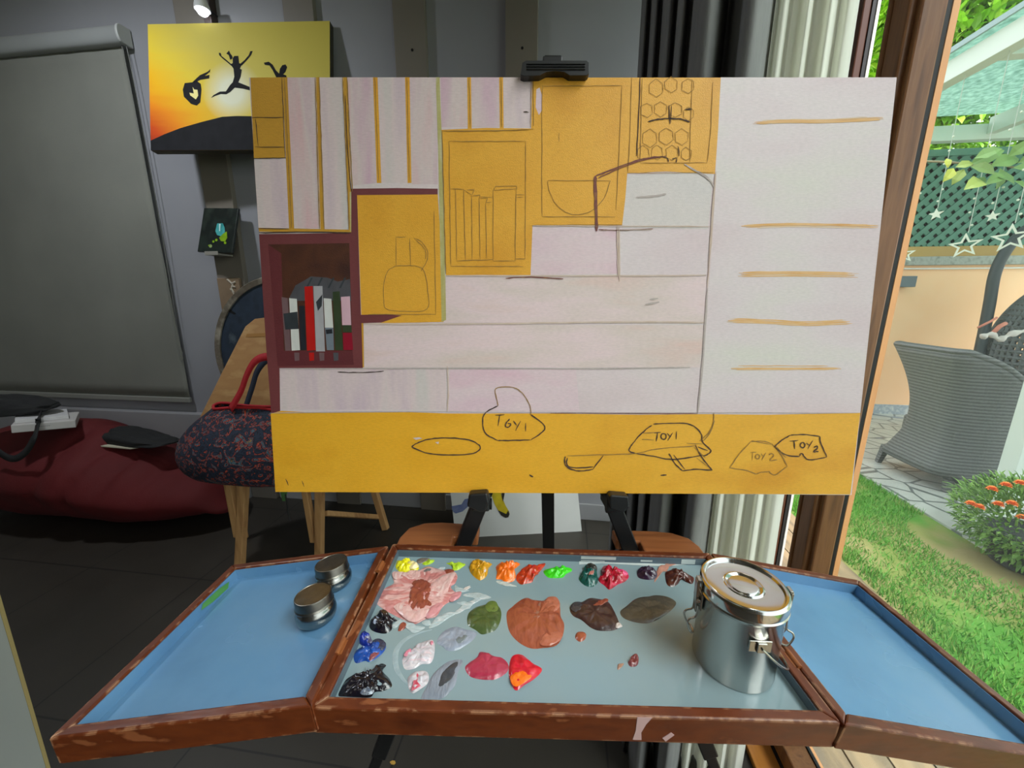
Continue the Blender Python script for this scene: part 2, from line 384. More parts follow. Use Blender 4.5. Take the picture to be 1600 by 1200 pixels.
A_(BWHI, [(506, 466), (518, 467), (521, 512), (508, 512)]); A_(BBLU, [(508, 512), (521, 512), (522, 547), (511, 547)]); A_(BNAV, [(509, 515), (519, 514), (520, 521), (510, 522)])
A_(BGRN, [(520, 456), (531, 455), (536, 547), (524, 547)])
A_(BPNK, [(533, 464), (547, 463), (549, 508), (535, 508)]); A_(BGRN, [(535, 508), (549, 508), (550, 519), (536, 519)]); A_(BCRI, [(536, 520), (550, 520), (552, 547), (537, 547)])
for x, c_ in ((463, BMAU), (486, BRED), (502, BMAU), (524, BTOP)): A_(c_, [(x-3, 551), (x+5, 551), (x+5, 563), (x-2, 564)])
# orange dashes and long rules
for px in ([(1176, 193), (1230, 191), (1290, 191), (1383, 187)], [(1158, 353), (1230, 351), (1300, 352), (1374, 353)], [(1152, 429), (1240, 428), (1343, 430)],
           [(1132, 501), (1200, 503), (1262, 506), (1334, 503)], [(1136, 576), (1230, 576), (1317, 576)]):
    for k in range(9):
        dy = random.gauss(0, 1.6); a_, z_ = random.uniform(0, 26), random.uniform(0, 30)
        q = [(px[0][0]+a_, px[0][1]+dy)]+[(x, y+dy) for x, y in px[1:-1]]+[(px[-1][0]-z_, px[-1][1]+dy)]
        line(ODA if k % 3 else ODL, q, random.uniform(.9, 2.2), jit=.3, off=.0003+.00001*k)
    line(ODA, [(px[0][0]+6, px[0][1]), *px[1:-1], (px[-1][0]-8, px[-1][1])], 2.4, jit=.4, off=.00045)
line(PENB, [(832, 353), (900, 353), (1000, 354), (1110, 354)], 1.6); line(PUR, [(935, 359), (970, 360), (1020, 358)], 1.6)
line(PENB, [(697, 431), (800, 431), (1000, 431), (1104, 430)], 2.0); line(PUR, [(790, 435), (830, 433), (880, 436)], 1.8)
line(PENB, [(568, 506), (760, 506), (960, 503), (1100, 504)], 2.4)
line(PENP, [(437, 576), (560, 576), (700, 575), (880, 576), (1078, 574)], 1.8); line(CHA, [(528, 581), (560, 582), (600, 580)], 1.4)
line(PENP, [(424, 645), (640, 643), (900, 645), (1340, 645)], 1.2); line(PUR, [(860, 645), (1000, 646), (1090, 646)], 1.4)
line(PENB, [(1118, 268), (1112, 360), (1105, 450)], 2); line(PENP, [(1105, 450), (1098, 560), (1090, 645)], 3)
line(PENB, [(699, 572), (701, 610), (699, 642)], 2); line(PENB, [(967, 355), (968, 440)], 2)
for x0, y0, x1, y1 in ((446, 248, 441, 122), (397, 248, 446, 247)): line(CHA, [(x0, y0), (x1, y1)], 1)
line(CHA, [(392, 184), (443, 184)], 1); line(CHA, [(400, 186), (404, 229)], 1); line(CHA, [(399, 230), (445, 230)], 1); line(CHA, [(398, 248), (447, 247)], 1.2)
line(CHA, [(405, 364), (480, 363), (549, 364)], 2.0); line(CHA, [(452, 358), (404, 357)], 1.2)
for a, b_ in (((493, 121), (500, 358)), ((499, 121), (507, 358)), ((536, 121), (546, 358)), ((542.5, 121), (551, 300))): line(PEN, [a, b_], 1.6)
line(CHA, [(540, 150), (543, 230), (549, 300)], 1.4); line(PEN, [(445, 122), (456, 356)], 1.3)
for a, b_ in (((586, 121), (592, 284)), ((636, 121), (640, 284)), ((733, 121), (735, 199)), ((783, 121), (784, 199)), ((830, 121), (829, 200))): line(PEN, [a, b_], 1)
line(CHA, [(818, 175), (826, 176)], 2)
line(PEN, [(690, 205), (760, 205), (826, 203)], 1.4); line(PEN, [(691, 206), (697, 428)], 1.4)
L5 = dict(ox=380, oy=100, s=3.2); L6 = dict(ox=800, oy=60, s=3.2); L7 = dict(ox=400, oy=330, s=3.2); L8 = dict(ox=620, oy=580, s=2.2222)
for px in ([(1030, 388), (1412, 388)], [(1412, 388), (1410, 975)], [(1030, 388), (1038, 1012)], [(1038, 1012), (1400, 1012)], [(1062, 625), (1068, 985)], [(1103, 628), (1112, 980)],
           [(1142, 655), (1146, 978)], [(1180, 675), (1185, 978)], [(1213, 695), (1218, 975)], [(1250, 632), (1250, 985)], [(1250, 985), (1360, 985)], [(1365, 625), (1360, 985)],
           [(1250, 632), (1365, 625)], [(1250, 632), (1262, 612), (1366, 612), (1368, 628)], [(1365, 655), (1405, 655)], [(1365, 668), (1400, 667)], [(1068, 985), (1250, 978)], [(1360, 975), (1410, 975)],
           [(1040, 625), (1103, 628)], [(1105, 630), (1142, 655)], [(1120, 632), (1155, 630), (1145, 655)], [(1145, 662), (1185, 655), (1180, 676)], [(1182, 672), (1222, 672), (1213, 695)], [(1213, 695), (1242, 693)], [(1185, 665), (1245, 668)]):
    line(PEN, px, .95, smooth=False, **L5)
for px in ([(700, 130), (750, 130)], [(700, 130), (702, 275)], [(770, 135), (774, 275)], [(790, 135), (830, 155), (858, 200), (855, 250), (825, 300)], [(800, 145), (845, 190), (850, 240)],
           [(700, 275), (660, 300), (640, 370), (640, 450), (655, 490), (740, 500), (855, 490), (860, 400), (845, 310), (820, 280), (770, 272), (700, 275)], [(890, 0), (896, 250), (900, 515)], [(900, 516), (560, 516)]):
    line(PEN, px, .95, **L7)
for px in ([(150, 240), (548, 238)], [(150, 240), (150, 890)], [(150, 892), (515, 893)], [(548, 238), (535, 560), (520, 860)], [(597, 195), (588, 500), (578, 670)], [(180, 712), (490, 712)],
           [(180, 712), (185, 760), (220, 830), (280, 875), (340, 880), (400, 860), (460, 800), (490, 712)], [(1003, 220), (990, 480), (975, 620)], [(975, 622), (640, 625)], [(900, 205), (892, 420), (888, 620)],
           [(106, 195), (108, 440)], [(0, 462), (108, 455)], [(650, 200), (640, 620)], [(578, 675), (1005, 672)], [(100, 935), (550, 932)], [(235, 475), (235, 520)]):
    line(PEN, px, .95, **L6)
line(CHA, [(640, 195), (632, 400), (622, 590)], 1.4, **L6)
for cx, cy, r in ((720, 250, 38), (795, 235, 36), (880, 240, 36), (675, 360, 34), (742, 355, 36), (815, 360, 36), (880, 380, 30), (690, 500, 40), (770, 490, 38), (848, 495, 38), (655, 575, 34), (725, 570, 34), (800, 575, 36), (868, 580, 30)):
    hx = [(cx+r*cos(pi/3*k+.5)*random.uniform(.85, 1.1), cy+r*1.15*sin(pi/3*k+.5)*random.uniform(.85, 1.1)) for k in range(6)]
    line(PEN, hx+[hx[0]], .85, smooth=False, **L6)
line(CHA, [(680, 418), (740, 405), (800, 402), (850, 407), (888, 420)], 2.2, **L6); line(CHA, [(785, 335), (788, 430)], 1.8, **L6); line(CHA, [(797, 340), (792, 425)], 1.5, **L6); line(CHA, [(865, 358), (900, 355)], 2.8, **L6)
line(CHA, [(830, 540), (835, 590)], 1.4, **L6); line(CHA, [(740, 590), (775, 600), (780, 620)], 1.6, **L6); line(CHA, [(800, 605), (822, 600), (820, 622)], 1.4, **L6)
line(PUR, [(415, 690), (418, 800), (422, 965)], 5, **L6); line(PUR, [(415, 690), (520, 650), (640, 608), (740, 592)], 2.6, **L6); line(PUR, [(430, 700), (530, 655), (650, 612), (770, 590)], 1.6, **L6)
line(PENP, [(860, 630), (920, 665), (985, 708), (1010, 745)], 2.4, **L6); line(PENP, [(930, 665), (985, 700)], 3, **L6); line(PENB, [(1010, 745), (992, 980), (980, 1190)], 1.6, **L6)
line(PENB, [(525, 940), (530, 1190)], 2.2, **L6); line(PENP, [(620, 795), (700, 790), (770, 780)], 2.6, **L6); line(PENB, [(440, 958), (540, 960), (700, 955)], 1.6, **L6)
line(PENP, [(1008, 476), (1030, 472)], 3.5); line(PENP, [(1015, 468), (1028, 466)], 2.5)
def circ(cx, cy, r): return [(cx+r*cos(a*pi/5-1.2), cy+r*1.15*sin(a*pi/5-1.2)) for a in range(11)]
sk = []
sk += [[(352, 120), (346, 90), (345, 60), (400, 55), (435, 75), (462, 120), (465, 150)]]
tk = [[(465, 150), (500, 175), (515, 195), (500, 215), (465, 238)], [(465, 238), (400, 240), (350, 240)], [(350, 240), (305, 210), (303, 150), (352, 120)],
      [(342, 153), (374, 151)], [(358, 153), (352, 190)], [(392, 165), (380, 180), (378, 192), (388, 194), (396, 184), (385, 180)], [(405, 172), (416, 188)], [(430, 172), (412, 206)], [(447, 180), (447, 208)],
      [(52, 262), (70, 250), (110, 236), (170, 231), (250, 238), (290, 262), (265, 285), (180, 290), (100, 282), (52, 262)],
      [(585, 295), (583, 320), (600, 338), (640, 346), (680, 340)], [(680, 340), (716, 292)], [(592, 300), (590, 322), (610, 334), (682, 332)],
      [(885, 187), (850, 215), (820, 250), (806, 275), (830, 285)], [(890, 183), (950, 180), (1020, 185), (1055, 215), (1062, 245), (1090, 275), (1075, 290), (1062, 293)],
      [(830, 285), (880, 293), (945, 305), (1000, 302), (1062, 290)], [(945, 285), (965, 320), (990, 345)], [(990, 345), (1040, 340), (1095, 343)], [(1095, 343), (1060, 300), (1035, 255)], [(960, 290), (1000, 340)], [(1045, 262), (1078, 275)],
      [(893, 215), (916, 212)], [(905, 214), (900, 243)], circ(926, 226, 9), [(938, 215), (948, 226)], [(957, 213), (940, 241)], [(971, 208), (970, 236)],
      [(1310, 262), (1335, 240), (1365, 222)], [(1365, 222), (1410, 219), (1468, 226)], [(1468, 226), (1470, 245), (1492, 297)], [(1492, 297), (1430, 307), (1405, 285), (1398, 293)], [(1398, 295), (1350, 290), (1310, 262)],
      [(1364, 242), (1393, 240)], [(1378, 241), (1380, 270)], circ(1408, 256, 8), [(1421, 248), (1431, 257)], [(1443, 240), (1425, 270)], [(1447, 264), (1456, 259), (1460, 266), (1446, 279), (1463, 278)]]
sk += [[(592, 293), (700, 290), (830, 285), (900, 270), (1040, 258)], [(850, 215), (908, 212)], [(850, 236), (892, 238)], [(1050, 242), (1080, 215), (1098, 180), (1100, 145)], [(1058, 246), (1086, 216), (1103, 170)],
       [(1040, 300), (1082, 332)], [(1030, 262), (1070, 300)], [(1005, 250), (1060, 252)],
       [(1155, 335), (1190, 285), (1228, 245)], [(1228, 245), (1270, 242), (1300, 250)], [(1300, 250), (1330, 285), (1355, 330)], [(1355, 330), (1312, 360), (1290, 345)], [(1290, 348), (1265, 350), (1245, 356), (1215, 345), (1155, 335)],
       [(1230, 240), (1300, 255)], [(1310, 255), (1350, 300)], [(1226, 282), (1247, 281)], [(1236, 282), (1232, 309)], circ(1252, 296, 7), [(1264, 285), (1271, 295)], [(1281, 283), (1266, 309)], [(1291, 290), (1301, 285), (1308, 292), (1295, 309), (1320, 307)]]
for px in tk: line(CHA, px, 1.7, **L8)
for px in sk: line(PEN, px, 1.3, **L8)
line(CHA, [(460, 359), (474, 366)], 2.4, **L8); line(CHA, [(915, 361), (936, 360)], 2.6, **L8)
area(STR2, [(645, 684), (655, 683), (660, 685), (650, 687)]); area(STR2, [(680, 691), (686, 690), (685, 694)])
line(CHA, [(447, 748), (451, 758)], 1.2); line(CHA, [(472, 751), (476, 760)], 1.0)
fm.build('painted_front', PM, cb)

# ------------------------------------------------------------------ black metal easel
m_black = mat('black_metal', [(20, 20, 22), (27, 27, 29)], scale=20, rough=.38, spec=.5)
m_blkpl = mat('black_plastic', (18, 18, 20), rough=.45)
cyaw = V((sin(-YAW), cos(YAW), 0)); pn = V((cyaw.x, cyaw.y, -.12)); pp = V((0, 0, .895))+cyaw*.575
def leg(x, y): return onp(x, y, pp, pn)
ea = thing('tripod_easel', 'black metal tripod easel holding the large canvas', 'easel', pose((0, .75, 0), (0, 0, YAW)))
l0, l1 = leg(748, 790), leg(598, 1165); ld = (l1-l0)/(l1.z-l0.z)
r0, r1 = leg(958, 790), leg(1113, 1190); rd = (r1-r0)/(r1.z-r0.z)
lt, lb = l0+ld*(1.26-l0.z), l0+ld*(.012-l0.z); rt, rb = r0+rd*(1.26-r0.z), r0+rd*(.012-r0.z)
hub = (lt+rt)/2+cyaw*.05
for a, b_, dd in ((lt, lb, ld), (rt, rb, rd)):
    g = MB(); mid = a+(b_-a)*.62
    g.bar(a, mid, .026, .022, up=cyaw); g.bar(mid, b_, .018, .016, up=cyaw)
    lg = g.build('leg', m_black, ea, world=True, bevel=.002)
    MB().bar(b_-dd*.0, b_+dd*(.03), .024, .024, up=cyaw).build('rubber_foot', m_blkpl, lg, world=True, bevel=.002)
bk = hub+V((.05, .62, 0)); bk.z = .01
m850 = onp(850, 800, hub+V((0, .1, 0)), cyaw)
g = MB(); g.bar(hub+V((0, .02, 0)), V((m850.x+.01, m850.y+.12, .60)), .028, .026, up=cyaw); g.bar(V((m850.x+.01, m850.y+.12, .60)), V((m850.x+.04, m850.y+.3, .01)), .02, .018, up=cyaw)
g.build('leg', m_black, ea, world=True, bevel=.002)
hb = MB(); hb.bar(lt+V((-.02, 0, 0)), rt+V((.02, 0, 0)), .05, .06, up=(0, 0, 1)); hb.bar((lt+rt)/2, hub+cyaw*.03, .05, .05)
hb.build('hub', m_blkpl, ea, world=True, bevel=.006)
topc = CM@V((0, .035, .61))
tl = onp(864, 90, CM@V((0, .03, .6)), cyaw)
MB().bar(hub+cyaw*.0, V((tl.x, tl.y, tl.z)), .026, .016, up=cyaw).build('mast', m_black, ea, world=True, bevel=.002)
# top clamp
g = MB()
cl = [cv(x, y) for x, y in ((816, 107), (822, 104), (914, 104), (918, 107), (918, 124), (914, 127), (888, 127), (880, 122), (866, 120), (852, 122), (842, 127), (818, 128), (813, 126))]
g.prism([V((p.x, -.012, p.z)) for p in cl], (0, .05, 0))
for yy in (110, 114, 118): g.box((cv(822, yy).x, -.0135, cv(822, yy).z-.0006), (cv(912, yy).x, -.011, cv(822, yy).z+.0006))
c1 = g
c1.v = [CM@p for p in c1.v]
c1.build('top_clamp', m_blkpl, ea, world=True, bevel=.002)
g = MB(); a, b_ = cv(848, 106), cv(880, 83); g.box((a.x, .004, a.z), (b_.x, .030, b_.z)); g.v = [CM@p for p in g.v]
g.build('mast_sleeve', m_blkpl, ea, world=True, bevel=.002)
# canvas rests on the legs
for cx_, sx, poly, kn in ((750, 1, ((735, 764), (763, 762), (766, 776), (760, 790), (752, 792), (732, 783)), (768, 790)), (965, -1, ((947, 768), (950, 765), (976, 767), (977, 783), (968, 793), (948, 786)), (948, 795))):
    g = MB(); ps = [cv(x, y) for x, y in poly]; g.prism([V((p.x, -.022, p.z)) for p in ps], (0, .020, 0))
    lo = min(p.z for p in ps); xm = sum(p.x for p in ps)/len(ps)
    g.box((xm-.014, -.01, lo-.004), (xm+.014, .04, -.003))
    g.v = [CM@p for p in g.v]; pg = g.build('canvas_rest', m_blkpl, ea, world=True, bevel=.003)
    k = cv(*kn); g = MB(); q = V((k.x, .006, k.z)); q2 = V((k.x-sx*.03, .006, k.z+.004))
    g.tube([q2, q-V((sx*.012, 0, 0)), q], [.004, .0075, .009], 12); g.v = [CM@p for p in g.v]
    g.build('knob', m_blkpl, pg, world=True, smooth=40)

# ------------------------------------------------------------------ folding palette box
TM = pose((.00725, .41368, .89591), (-.00746, .02956, .1263)); TI = TM.inverted(); tn = TM.to_3x3()@V((0, 0, 1))
def tr(x, y, z=0.): return TI@onp(x, y, TM@V((0, 0, z)), tn)
m_bwood = mat('worn_brown_wood', [(80, 32, 9), (104, 47, 17), (90, 38, 12), (134, 76, 44)], scale=48, stretch=(.35, 1, 1), rough=.38, pos=[.32, .5, .65, .69], detail=10, bump=.3, bscale=40)
m_bwoodL = mat('worn_brown_wood_side', [(80, 32, 9), (104, 47, 17), (90, 38, 12), (134, 76, 44)], scale=48, stretch=(1, .35, 1), rough=.38, pos=[.32, .5, .65, .69], detail=10, bump=.3, bscale=40)
def edge_wear(m, col, rad=.004, ns=70, th=.02):
    """paint rubbed off along the arrises"""
    N, L, b = nodes(m); src = b.inputs['Base Color'].links[0].from_socket
    bv_ = N.new('ShaderNodeBevel'); bv_.samples = 6; bv_.inputs['Radius'].default_value = rad; ge = N.new('ShaderNodeNewGeometry')
    dt = N.new('ShaderNodeVectorMath'); dt.operation = 'DOT_PRODUCT'; L.new(bv_.outputs[0], dt.inputs[0]); L.new(ge.outputs['Normal'], dt.inputs[1])
    iv = N.new('ShaderNodeMath'); iv.operation = 'SUBTRACT'; iv.inputs[0].default_value = 1; L.new(dt.outputs['Value'], iv.inputs[1])
    tc = N.new('ShaderNodeTexCoord'); t = N.new('ShaderNodeTexNoise'); t.inputs['Scale'].default_value = ns; t.inputs['Detail'].default_value = 6; L.new(tc.outputs['Object'], t.inputs['Vector'])
    r1 = N.new('ShaderNodeMapRange'); r1.inputs['From Min'].default_value = .49; r1.inputs['From Max'].default_value = .58; L.new(t.outputs['Fac'], r1.inputs['Value'])
    r2 = N.new('ShaderNodeMapRange'); r2.inputs['From Min'].default_value = th; r2.inputs['From Max'].default_value = th*2.5; L.new(iv.outputs[0], r2.inputs['Value'])
    mu = N.new('ShaderNodeMath'); mu.operation = 'MULTIPLY'; L.new(r1.outputs['Result'], mu.inputs[0]); L.new(r2.outputs['Result'], mu.inputs[1])
    x = N.new('ShaderNodeMix'); x.data_type = 'RGBA'; L.new(mu.outputs[0], x.inputs['Factor']); L.new(src, x.inputs['A']); x.inputs['B'].default_value = lin(col); L.new(x.outputs['Result'], b.inputs['Base Color'])
edge_wear(m_bwood, (190, 140, 104)); edge_wear(m_bwoodL, (196, 150, 118))
m_blue = mat('blue_grey_enamel', [(90, 132, 172), (100, 146, 186), (110, 152, 186)], scale=7, rough=.25, spec=.8, detail=7, rvar=.08)
m_lin = mat('grey_blue_lining', [(84, 102, 116), (98, 112, 122), (128, 138, 142)], scale=40, stretch=(.2, .2, 2), rough=.5, pos=[.35, .6, .75])
m_glassp = mat('grey_palette_glass', [(130, 152, 160), (138, 158, 164), (134, 158, 168)], scale=5, rough=.09, detail=6, spec=.6, rvar=.04)
m_brkt = mat('varnished_bracket_wood', [(122, 70, 38), (146, 88, 50), (132, 76, 42)], scale=12, stretch=(.5, 6, 6), rough=.32)
m_brass = mat('painted_hinge', [(150, 88, 44), (128, 70, 36)], scale=60, rough=.45)
m_wpaint = mat('dried_white_paint', [(190, 200, 200), (206, 212, 210)], scale=50, rough=.6)
m_gpaint = mat('dried_green_paint', [(80, 150, 70), (96, 160, 84)], scale=50, rough=.6)
pb = thing('palette_box', 'brown wooden folding palette box in three hinged trays in front of the easel', 'palette', TM)
def tray_part(w, d, x0, dep, panel, panelmat, name, label, M=None, rim=.0115):
    """frame with mitred rails, lining inside, panel"""
    tf = (lambda p: M@V(p)) if M is not None else (lambda p: V(p))
    f = MB(); y = d/2; xa, xb = x0, x0+w
    o_ = [(xa, -y), (xb, -y), (xb, y), (xa, y)]; i_ = [(xa+rim, -y+rim), (xb-rim, -y+rim), (xb-rim, y-rim), (xa+rim, y-rim)]
    for k in range(4):
        k2 = (k+1) % 4; f.prism([V((*o_[k], 0)), V((*o_[k2], 0)), V((*i_[k2], 0)), V((*i_[k], 0))], (0, 0, -.031), 1 if k % 2 else 0)
    f.box((xa+.004, -y+.004, -.031), (xb-.004, y-.004, -dep-.004))
    f.v = [tf(p) for p in f.v]
    fo = f.build(name, [m_bwood, m_bwoodL], pb, bevel=.0018)
    if label: fo['label'] = label
    g = MB(); t = .0012; r = rim; zt = -.003
    g.box((xa+r, y-r-t, -dep), (xb-r, y-r, zt)); g.box((xa+r, -y+r, -dep), (xb-r, -y+r+t, zt)); g.box((xa+r, -y+r, -dep), (xa+r+t, y-r, zt)); g.box((xb-r-t, -y+r, -dep), (xb-r, y-r, zt))
    g.v = [tf(p) for p in g.v]; g.build('lining', m_lin if panel == 'glass_sheet' else m_blue, fo)
    g = MB(); g.box((xa+r, -y+r, -dep-.004), (xb-r, y-r, -dep)); g.v = [tf(p) for p in g.v]; po = g.build(panel, panelmat, fo)
    return fo
ct = tray_part(.499, .2497, -.2495, .0135, 'glass_sheet', m_glassp, 'center_tray', 'middle tray with a grey glass mixing surface')
WL = pose((-.2514, -.0019, .0011), (-.028, -.1427, .0368)); WR = pose((.2505, -.0018, .0014), (0, .1686, 0))
wl = tray_part(.2445, .2497, -.245, .018, 'blue_panel', m_blue, 'wing_tray', 'left wing tray, blue inside, sloping down', WL)
wr = tray_part(.2445, .2497, .0005, .018, 'blue_panel', m_blue, 'wing_tray', 'right wing tray, bright blue inside, by the window', WR)
for sx in (-1, 1):
    for yy in (-.06, .07):
        h = MB(); h.tube([V((sx*.2502, yy-.010, .0005)), V((sx*.2502, yy+.010, .0005))], .0028, 10); h.box((sx*.2502-.005, yy-.009, -.001), (sx*.2502+.005, yy+.009, .0003))
        h.build('hinge', m_brass, pb, smooth=40)
# rounded brackets with leg slots
for sx, out in ((-1, ((-.246, .1243), (-.246, .150), (-.238, .178), (-.215, .194), (-.186, .198), (-.150, .196), (-.118, .196), (-.118, .158), (-.158, .158), (-.158, .1243))),
                (1, ((.246, .1243), (.246, .150), (.238, .172), (.215, .186), (.186, .190), (.150, .190), (.112, .190), (.112, .158), (.150, .158), (.150, .1243)))):
    MB().prism([V((x, y, -.006)) for x, y in out], (0, 0, -.018)).build('leg_bracket', m_brkt, pb, bevel=.003)
# dried paint smears on the rim and wall
g = MB(); zz = -.0132
def smear(px, mm, name, parent, z=-.0131, M=None):
    g = MB()
    for poly in px: g.poly([tr(x, y, z) for x, y in poly])
    o = g.build(name, mm, parent); 
    for p in o.data.polygons: p.flip() if p.normal.z < 0 else None
    return o
smear([[(905, 877), (950, 874), (1000, 878), (1040, 880), (1085, 876), (1085, 881), (1040, 885), (990, 883), (940, 880), (905, 882)]], m_wpaint, 'paint_smear', ct, z=-.013)
yb = .1247-.0115-.0014
for x0, x1, z0, z1 in ((908, 962, -.0085, -.0035), (1000, 1018, -.010, -.007), (1062, 1083, -.012, -.004), (908, 945, -.012, -.0105)):
    a = tr(x0, 865); b_ = tr(x1, 865); g = MB(); g.poly([V((a.x, yb, z0)), V((b_.x, yb, z0)), V((b_.x, yb, z1)), V((a.x, yb, z1))]); g.build('paint_smear', m_wpaint, ct)
g = MB(); g.poly([WL@V((-.233, y_, z_)) for y_, z_ in ((.045, -.004), (.075, -.005), (.095, -.009), (.09, -.016), (.06, -.014), (.04, -.01))]); g.v = [p+V((.0016, 0, 0)) for p in g.v]
g.build('paint_smear', m_gpaint, wl)['label'] = 'green paint smear on the inner wall'
a, b_ = tr(1000, 1120), tr(1010, 1130)
g = MB(); g.prism([V((tr(x, 1118).x, -.12495, z)) for x, z in ((995, 0), (1018, 0), (1010, -.008), (1004, -.018), (1006, -.027), (992, -.027), (995, -.016))], (0, -.0003, 0))
g.prism([V((tr(x, 1118).x, -.12495, z)) for x, z in ((1038, -.024), (1050, -.017), (1056, -.020), (1044, -.028))], (0, -.0003, 0))
g.build('paint_drip', mat('pale_pink_dry_paint', (196, 160, 160), rough=.5), ct)

# ------------------------------------------------------------------ paint dabs on the glass
ZG = -.0135
DG = 'paint dabs on the palette'
def pm(name, cols, scale=90, rough=.28, bump=.5, stretch=(1, 1, 1), dist=1.5, coat=.35, **k):
    return mat(name, cols, scale, stretch, rough=rough, bump=bump, bscale=scale*1.6, dist=dist, coat=coat, **k)
def dome(px, h, rings=6, rough_=0., n=5, M0=None, z0=ZG, flat=.5, seed=0):
    pts = cr([tr(x, y, z0) for x, y in px], n, True); c = sum(pts, V())/len(pts); rbar = sum((p-c).length for p in pts)/len(pts)
    g = MB(); rows = []
    for k in range(rings+1):
        s_ = 1-k/(rings+.4); hh = h*(1-s_**(2/flat))
        row = []
        for j, p in enumerate(pts):
            dv_ = p-c; rad_ = dv_.length; bl__ = (1-s_)**.65; q = c+(dv_*(1-bl__)+dv_.normalized()*rbar*bl__)*s_; nz = noise.noise(V((q.x*160+seed, q.y*160, 3.1)))*rough_*min(1, k*.5)+noise.noise(V((q.x*420+seed, q.y*420, 7.7)))*rough_*.5*min(1, k*.5)
            q.z = z0+.0001+max(hh+nz*h, .0002 if k else 0); row.append(q)
        rows.append(row)
    g.grid(rows, 0, True); g.f.append([len(g.v)-len(pts)+j for j in range(len(pts))]); g.m.append(0)
    return g, c
def dab(name, label, px, h, m, rough_=.8, flat=.5, seed=0):
    g, c = dome(px, h, rough_=rough_, flat=flat, seed=seed)
    c = V((c.x, c.y, ZG)); g.v = [p-c for p in g.v]
    M = TM@Matrix.Translation(c)
    # face orientation up
    o = g.build(name, m, smooth=180, M=M); bm = bmesh.new(); bm.from_mesh(o.data); bmesh.ops.recalc_face_normals(bm, faces=bm.faces); bm.to_mesh(o.data); bm.free()
    return tag(o, label, 'paint', DG)
def sub(parent, name, px, h, m, rough_=.7, flat=.5, lift=.001, seed=3):
    g, c = dome(px, h, rough_=rough_, flat=flat, seed=seed, z0=ZG)
    inv = MW[parent.name].inverted(); g.v = [inv@(TM@(p+V((0, 0, lift)))) for p in g.v]
    o = g.build(name, m, parent, smooth=180); bm = bmesh.new(); bm.from_mesh(o.data); bmesh.ops.recalc_face_normals(bm, faces=bm.faces); bm.to_mesh(o.data); bm.free()
    return o
CZ = lambda x0, y0, s_, pts: [(x0+x/s_, y0+y/s_) for x, y in pts]
c560 = lambda pts: CZ(560, 840, 7.273, pts); c760 = lambda pts: CZ(760, 840, 4.571, pts); c500 = lambda pts: CZ(500, 940, 5.714, pts)
m_yel = pm('lemon_yellow_paint', [(236, 226, 10), (245, 238, 40)]); m_yelp = pm('pale_yellow_paint', [(240, 224, 130), (236, 216, 170)])
d = dab('paint_dab', 'lemon yellow paint dab in the back left corner of the palette', c560([(430, 290), (450, 260), (500, 270), (545, 255), (570, 290), (600, 300), (650, 310), (690, 350), (650, 380), (590, 385), (530, 400), (470, 390), (425, 345)]), .007, m_yel, 1.0, seed=1)
sub(d, 'pale_streak', c560([(560, 290), (620, 300), (690, 345), (650, 375), (590, 380), (550, 340)]), .004, m_yelp, lift=.0035)
m_lime = pm('lime_paint', [(170, 206, 40), (190, 220, 60)])
d = dab('paint_dab', 'small lime stroke just right of the lemon yellow dab', c560([(725, 295), (760, 280), (810, 260), (855, 250), (862, 270), (820, 300), (760, 315)]), .003, m_lime)
sub(d, 'grey_smear', c560([(660, 265), (700, 235), (800, 232), (810, 245), (760, 275), (690, 295)]), .0012, pm('taupe_smear', [(120, 108, 98), (130, 116, 104)]), lift=.0)
dab('paint_dab', 'small yellow-green dab left of the ochre dab', c560([(1000, 290), (1075, 290), (1080, 305), (1130, 310), (1160, 285), (1220, 305), (1170, 345), (1130, 370), (1075, 370), (1065, 330), (1030, 310)]), .003, m_lime, seed=4)
d = dab('paint_dab', 'ochre paint dab between yellow-green and orange', c560([(1265, 320), (1290, 275), (1340, 255), (1400, 270), (1440, 320), (1520, 300), (1480, 350), (1465, 420), (1430, 465), (1375, 485), (1310, 440), (1265, 380)]), .007, pm('ochre_oil', [(200, 138, 16), (214, 156, 30), (176, 116, 20)]), 1.0, seed=5)
sub(d, 'white_touch', c560([(1410, 365), (1440, 350), (1450, 410), (1415, 430)]), .001, pm('white_touch_paint', (220, 205, 200)), lift=.0045)
sub(d, 'green_touch', c560([(1350, 390), (1385, 380), (1395, 410), (1360, 415)]), .001, pm('green_touch_paint', (120, 140, 60)), lift=.0055)
m_org = pm('orange_paint', [(250, 110, 10), (252, 130, 40)])
d = dab('paint_dab', 'bright orange paint dab beside the red-brown streak', c760([(68, 210), (100, 185), (150, 190), (180, 200), (215, 178), (240, 190), (215, 215), (190, 235), (210, 270), (195, 310), (140, 320), (105, 300), (70, 295), (75, 250)]), .007, m_org, 1.0, seed=6)
sub(d, 'white_smear', c760([(70, 310), (110, 312), (200, 340), (215, 350), (150, 345), (90, 330)]), .0006, pm('white_smear_paint', (196, 200, 196)), lift=0)
d = dab('paint_dab', 'red-brown and orange streak left of bright green', c760([(215, 270), (250, 235), (310, 205), (350, 215), (385, 190), (415, 182), (420, 195), (385, 240), (345, 280), (325, 320), (280, 330), (245, 335), (215, 305)]), .005, pm('red_brown_paint', [(150, 44, 20), (206, 62, 24), (126, 40, 22)], 60), 1.0, seed=7)
sub(d, 'crimson_streak', c760([(280, 215), (335, 205), (385, 220), (340, 290), (320, 270), (345, 230)]), .003, pm('crimson_streak_paint', [(180, 22, 36), (206, 50, 40)]), lift=.002)
m_grn = pm('bright_green_paint', [(50, 214, 20), (80, 226, 40)])
dab('paint_dab', 'vivid bright green paint dab', c760([(408, 250), (420, 230), (480, 225), (530, 225), (560, 210), (605, 220), (608, 240), (570, 260), (545, 285), (490, 290), (440, 285)]), .005, m_grn, .8, seed=8)
